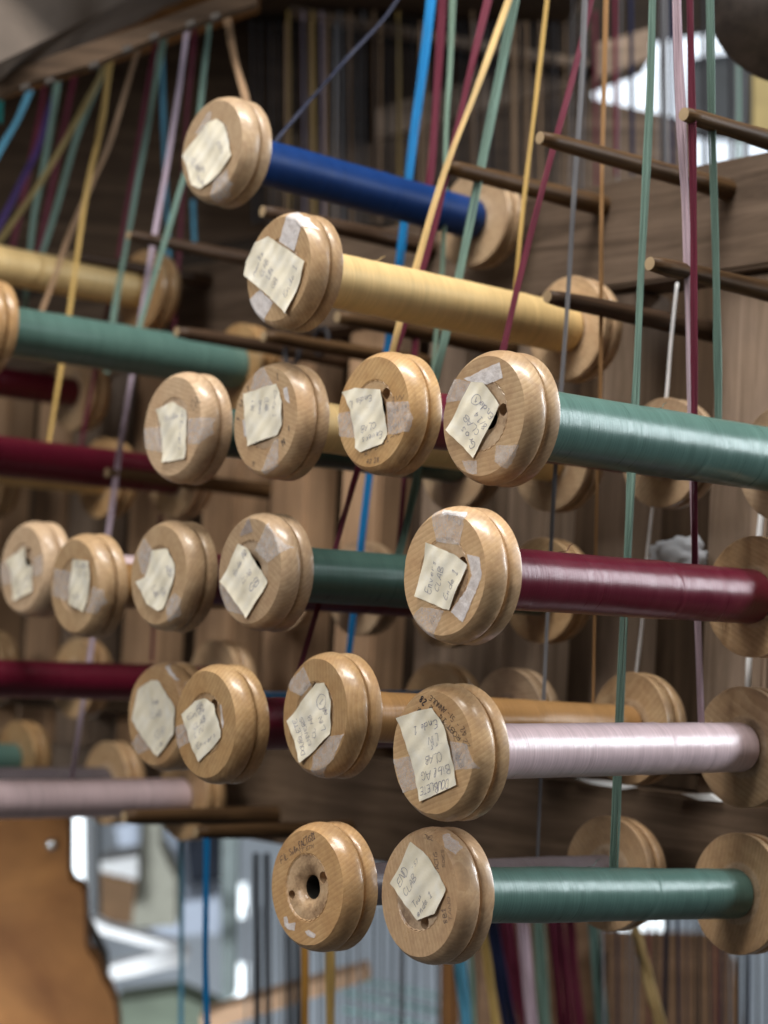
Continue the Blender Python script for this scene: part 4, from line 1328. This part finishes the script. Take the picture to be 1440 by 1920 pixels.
M['olive'] = plain("olive_beige_paint", (0.30, 0.30, 0.245), 0.6)
M['navy'] = plain("dark_navy_cloth", (0.010, 0.016, 0.030), 0.8)
M['gpost'] = plain("grey_green_paint", (0.15, 0.19, 0.19), 0.5)
M['greenish'] = plain("green_grey_floor", (0.16, 0.20, 0.15), 0.7, vary=0.4, nscale=5)
M['glass'] = plain("teal_glass", (0.20, 0.31, 0.31), 0.15)
M['case'] = old_wood("brown_case_wood", (0.13, 0.075, 0.042), (0.25, 0.155, 0.095), direction=(6, 30, 30))


def bgthing(name, pts, d, th, mk, label, cat):
    return tag(slab(name, pts, d, th, M[mk]), label, cat)


bgthing("window_strip", [(128, 1510), (156, 1510), (156, 1660), (128, 1640)], 4.0, 0.03, 'lit_white', "white lit window strip beside the orange-brown panel", "window")
bgthing("metal_post", [(156, 1500), (178, 1500), (180, 1730), (160, 1730)], 3.4, 0.06, 'dgrey', "dark grey metal post right of the lit window strip", "post")
bgthing("cardboard_box", [(180, 1632), (254, 1652), (248, 1736), (178, 1722)], 3.8, 0.2, 'card', "brown cardboard box between dark post and olive stand", "box")
bgthing("paper_stack", [(180, 1618), (258, 1606), (258, 1650), (180, 1632)], 3.75, 0.15, 'white', "white paper stack lying on the cardboard box", "paper")
bgthing("poster", [(216, 1548), (262, 1540), (262, 1604), (226, 1608)], 4.4, 0.03, 'bluewhite', "bluish white sheet behind the cardboard box", "sheet")
bgthing("machine_stand", [(264, 1500), (298, 1500), (300, 1590), (330, 1650), (330, 1735), (246, 1740), (260, 1640)], 3.6, 0.1, 'olive', "olive beige machine stand widening towards its foot", "stand")
bgthing("cloth_sheet", [(298, 1540), (340, 1560), (352, 1680), (330, 1672), (302, 1596)], 4.2, 0.05, 'bluewhite', "bluish white cloth right of the olive stand", "cloth")
bgthing("navy_block", [(346, 1500), (412, 1500), (412, 1676), (350, 1680)], 4.6, 0.2, 'navy', "dark navy block behind the azure thread", "cabinet")
bgthing("white_table", [(316, 1694), (410, 1682), (414, 1750), (250, 1760), (300, 1735)], 4.3, 0.2, 'bluewhite', "bluish white tabletop below the navy block", "table")
fr_ = tag(slab("folding_easel", [(170, 1722), (205, 1738), (345, 1774), (352, 1798), (300, 1782), (182, 1750)], 3.0, 0.04, M['white']), "white angled frame of two arms, lower left", "frame")
lo_ = slab("arm", [(202, 1812), (340, 1776), (354, 1790), (346, 1810), (212, 1838)], 2.98, 0.04, M['white'])
lo_.location = lo_.location - fr_.location
lo_.parent = fr_
bgthing("steel_lever", [(160, 1728), (168, 1726), (200, 1790), (202, 1824), (194, 1826)], 2.7, 0.02, 'steel', "blue-grey steel lever leaning against the panel's edge", "lever")
bgthing("green_post", [(416, 1530), (446, 1530), (440, 1870), (414, 1880)], 3.3, 0.06, 'gpost', "grey-green painted post right of the azure thread", "post")
bgthing("green_mat", [(215, 1880), (330, 1864), (415, 1900), (415, 1960), (215, 1960)], 3.5, 0.1, 'greenish', "green-grey low bench at the bottom edge", "bench")
bgthing("bright_patch", [(424, 1812), (462, 1812), (460, 1892), (424, 1892)], 4.4, 0.03, 'lit_white', "glowing slab standing in for a white reflection right of the grey-green post, low", "window")  # a reflection, put in as a glowing slab
bgthing("bright_patch", [(430, 1666), (460, 1660), (462, 1720), (430, 1722)], 4.4, 0.03, 'lit_white', "small bright pane above the low glowing slab", "window")
bgthing("light_beam", [(376, 1905), (540, 1856), (690, 1815), (694, 1836), (560, 1880), (400, 1932), (376, 1935)], 2.7, 0.05, 'batten', "pale orange wooden batten slanting up at the bottom", "batten")
for i, (y0, dp_, wd) in enumerate(((1856, 3.9, "upper"), (1884, 3.5, "middle"), (1916, 3.2, "lowest"))):
    tag(tube("glass_rod", [at(640, y0 - 24, dp_), at(760, y0, dp_), at(880, y0 + 26, dp_)], 0.006, M['glass']), wd + " of the teal glass rods at the bottom centre", "rod", "teal glass rods")
bgthing("brown_case", [(1138, 1792), (1380, 1800), (1392, 1960), (1130, 1960)], 3.1, 0.2, 'case', "brown wooden case behind the dark threads, lower right", "case")
bgthing("wooden_stand", [(826, 1780), (862, 1780), (862, 1960), (826, 1960)], 2.9, 0.05, 'panel', "orange-brown upright board under the lowest green bobbin", "board")
bgthing("dark_cabinet", [(880, 1660), (1130, 1660), (1130, 1960), (880, 1960)], 3.2, 0.1, 'case', "dark brown cabinet behind the coloured hanging bundles", "cabinet")
bgthing("pale_window", [(1160, 1730), (1250, 1725), (1250, 1778), (1160, 1782)], 4.0, 0.03, 'lit_white', "pale window opening above the brown case", "window")

# fine background warp ends: too many to count, one object
tv, tf, tm = [], [], []
cols = ['dark', 'navy', 'maroon', 'grey', 'tan', 'yellow', 'lavender', 'green']


def fine(x0, y0, x1, y1, d, wpx, ci):
    p, q = at(x0, y0, d), at(x1, y1, d)
    u = RIGHT * (wpx / F * d / 2)
    v = FWD * (wpx / F * d / 2)
    b = len(tv)
    for e in (p, q):
        tv.extend([e - u, e - v, e + u, e + v])
    for k in range(4):
        k2 = (k + 1) % 4
        tf.append((b + k, b + k2, b + 4 + k2, b + 4 + k))
        tm.append(ci)


rn = random.Random(11)
for k in range(34):
    x = 462 + k * 13 + rn.uniform(-5, 5)
    fine(x, 1700, x + rn.uniform(-4, 4), 1960, rn.uniform(2.3, 2.7), rn.uniform(2, 6), rn.choice([0, 0, 0, 1, 3]))
for x in (480, 500, 540, 556):
    fine(x, 1600, x + 3, 1960, 2.4, 12, 0)
for k in range(24):
    x = 1130 + k * 14 + rn.uniform(-6, 6)
    fine(x, 1690, x + rn.uniform(-5, 5), 1960, rn.uniform(2.0, 2.5), rn.uniform(3, 7), rn.choice([0, 0, 0, 1, 2, 3]))
for x, c_ in ((540, 5), (567, 6), (585, 5), (602, 6), (636, 3), (655, 4), (680, 3), (700, 4), (745, 5), (1115, 2), (960, 4), (885, 4)):
    fine(x, 20, x + 4, 420, 2.5, 6, c_)
for k in range(70):
    x = 470 + k * 9 + rn.uniform(-5, 5)
    fine(x, 40, x + rn.uniform(-3, 5), 420, rn.uniform(2.4, 2.54), rn.uniform(2, 5), rn.choice([0, 0, 0, 3, 4, 0]))
for x, c_ in ((1152, 2), (1182, 1), (1240, 0), (1258, 1), (1246, 3), (1368, 0), (1382, 7), (1396, 0), (1318, 0)):
    fine(x, -40, x + 4, 330, 2.3, 8, c_)
for x in (1075, 1098, 1165, 1240, 1385, 1400):
    fine(x, -40, x - 10, 520, 2.2, 2.0, 3)
me = mesh("warp_threads", tv, tf)
for c_ in cols:
    me.materials.append(M['s_' + c_])
me.polygons.foreach_set("material_index", tm)
o = link("warp_threads", me)
o["kind"] = "stuff"
o["label"] = "fine dark warp threads hanging behind the rack"

for pts_, lb in (([(1078, 1459), (1150, 1466), (1190, 1476), (1168, 1480), (1110, 1470)], "white sliver standing in for a slit of window light under the pink silk"), ([(1276, 1488), (1330, 1488), (1350, 1503), (1310, 1500)], "short white sliver standing in for a slit of window light, right one")):
    ps = [on_s(x, y, S_BACK - 0.035) for x, y in pts_]  # added white sliver in place of window light showing through the gap
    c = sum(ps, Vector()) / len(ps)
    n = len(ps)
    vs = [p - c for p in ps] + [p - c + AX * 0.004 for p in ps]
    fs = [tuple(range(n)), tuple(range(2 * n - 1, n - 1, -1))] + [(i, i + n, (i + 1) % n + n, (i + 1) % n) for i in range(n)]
    tag(link("light_slit", mesh("light_slit", vs, fs), M['white'], None, c), lb, "paper", "slits of window light above the beam")
pts = [on_s(x, y, S_BACK - 0.03) for x, y in ((1432, 900), (1428, 960), (1422, 1020), (1412, 1160), (1404, 1240), (1402, 1310))]  # white tube added in place of the bright light gaps here
tag(tube("string_and_light_gap", pts, 0.0026, M['cord']), "white tube standing in for a light gap close to the right edge", "cord")
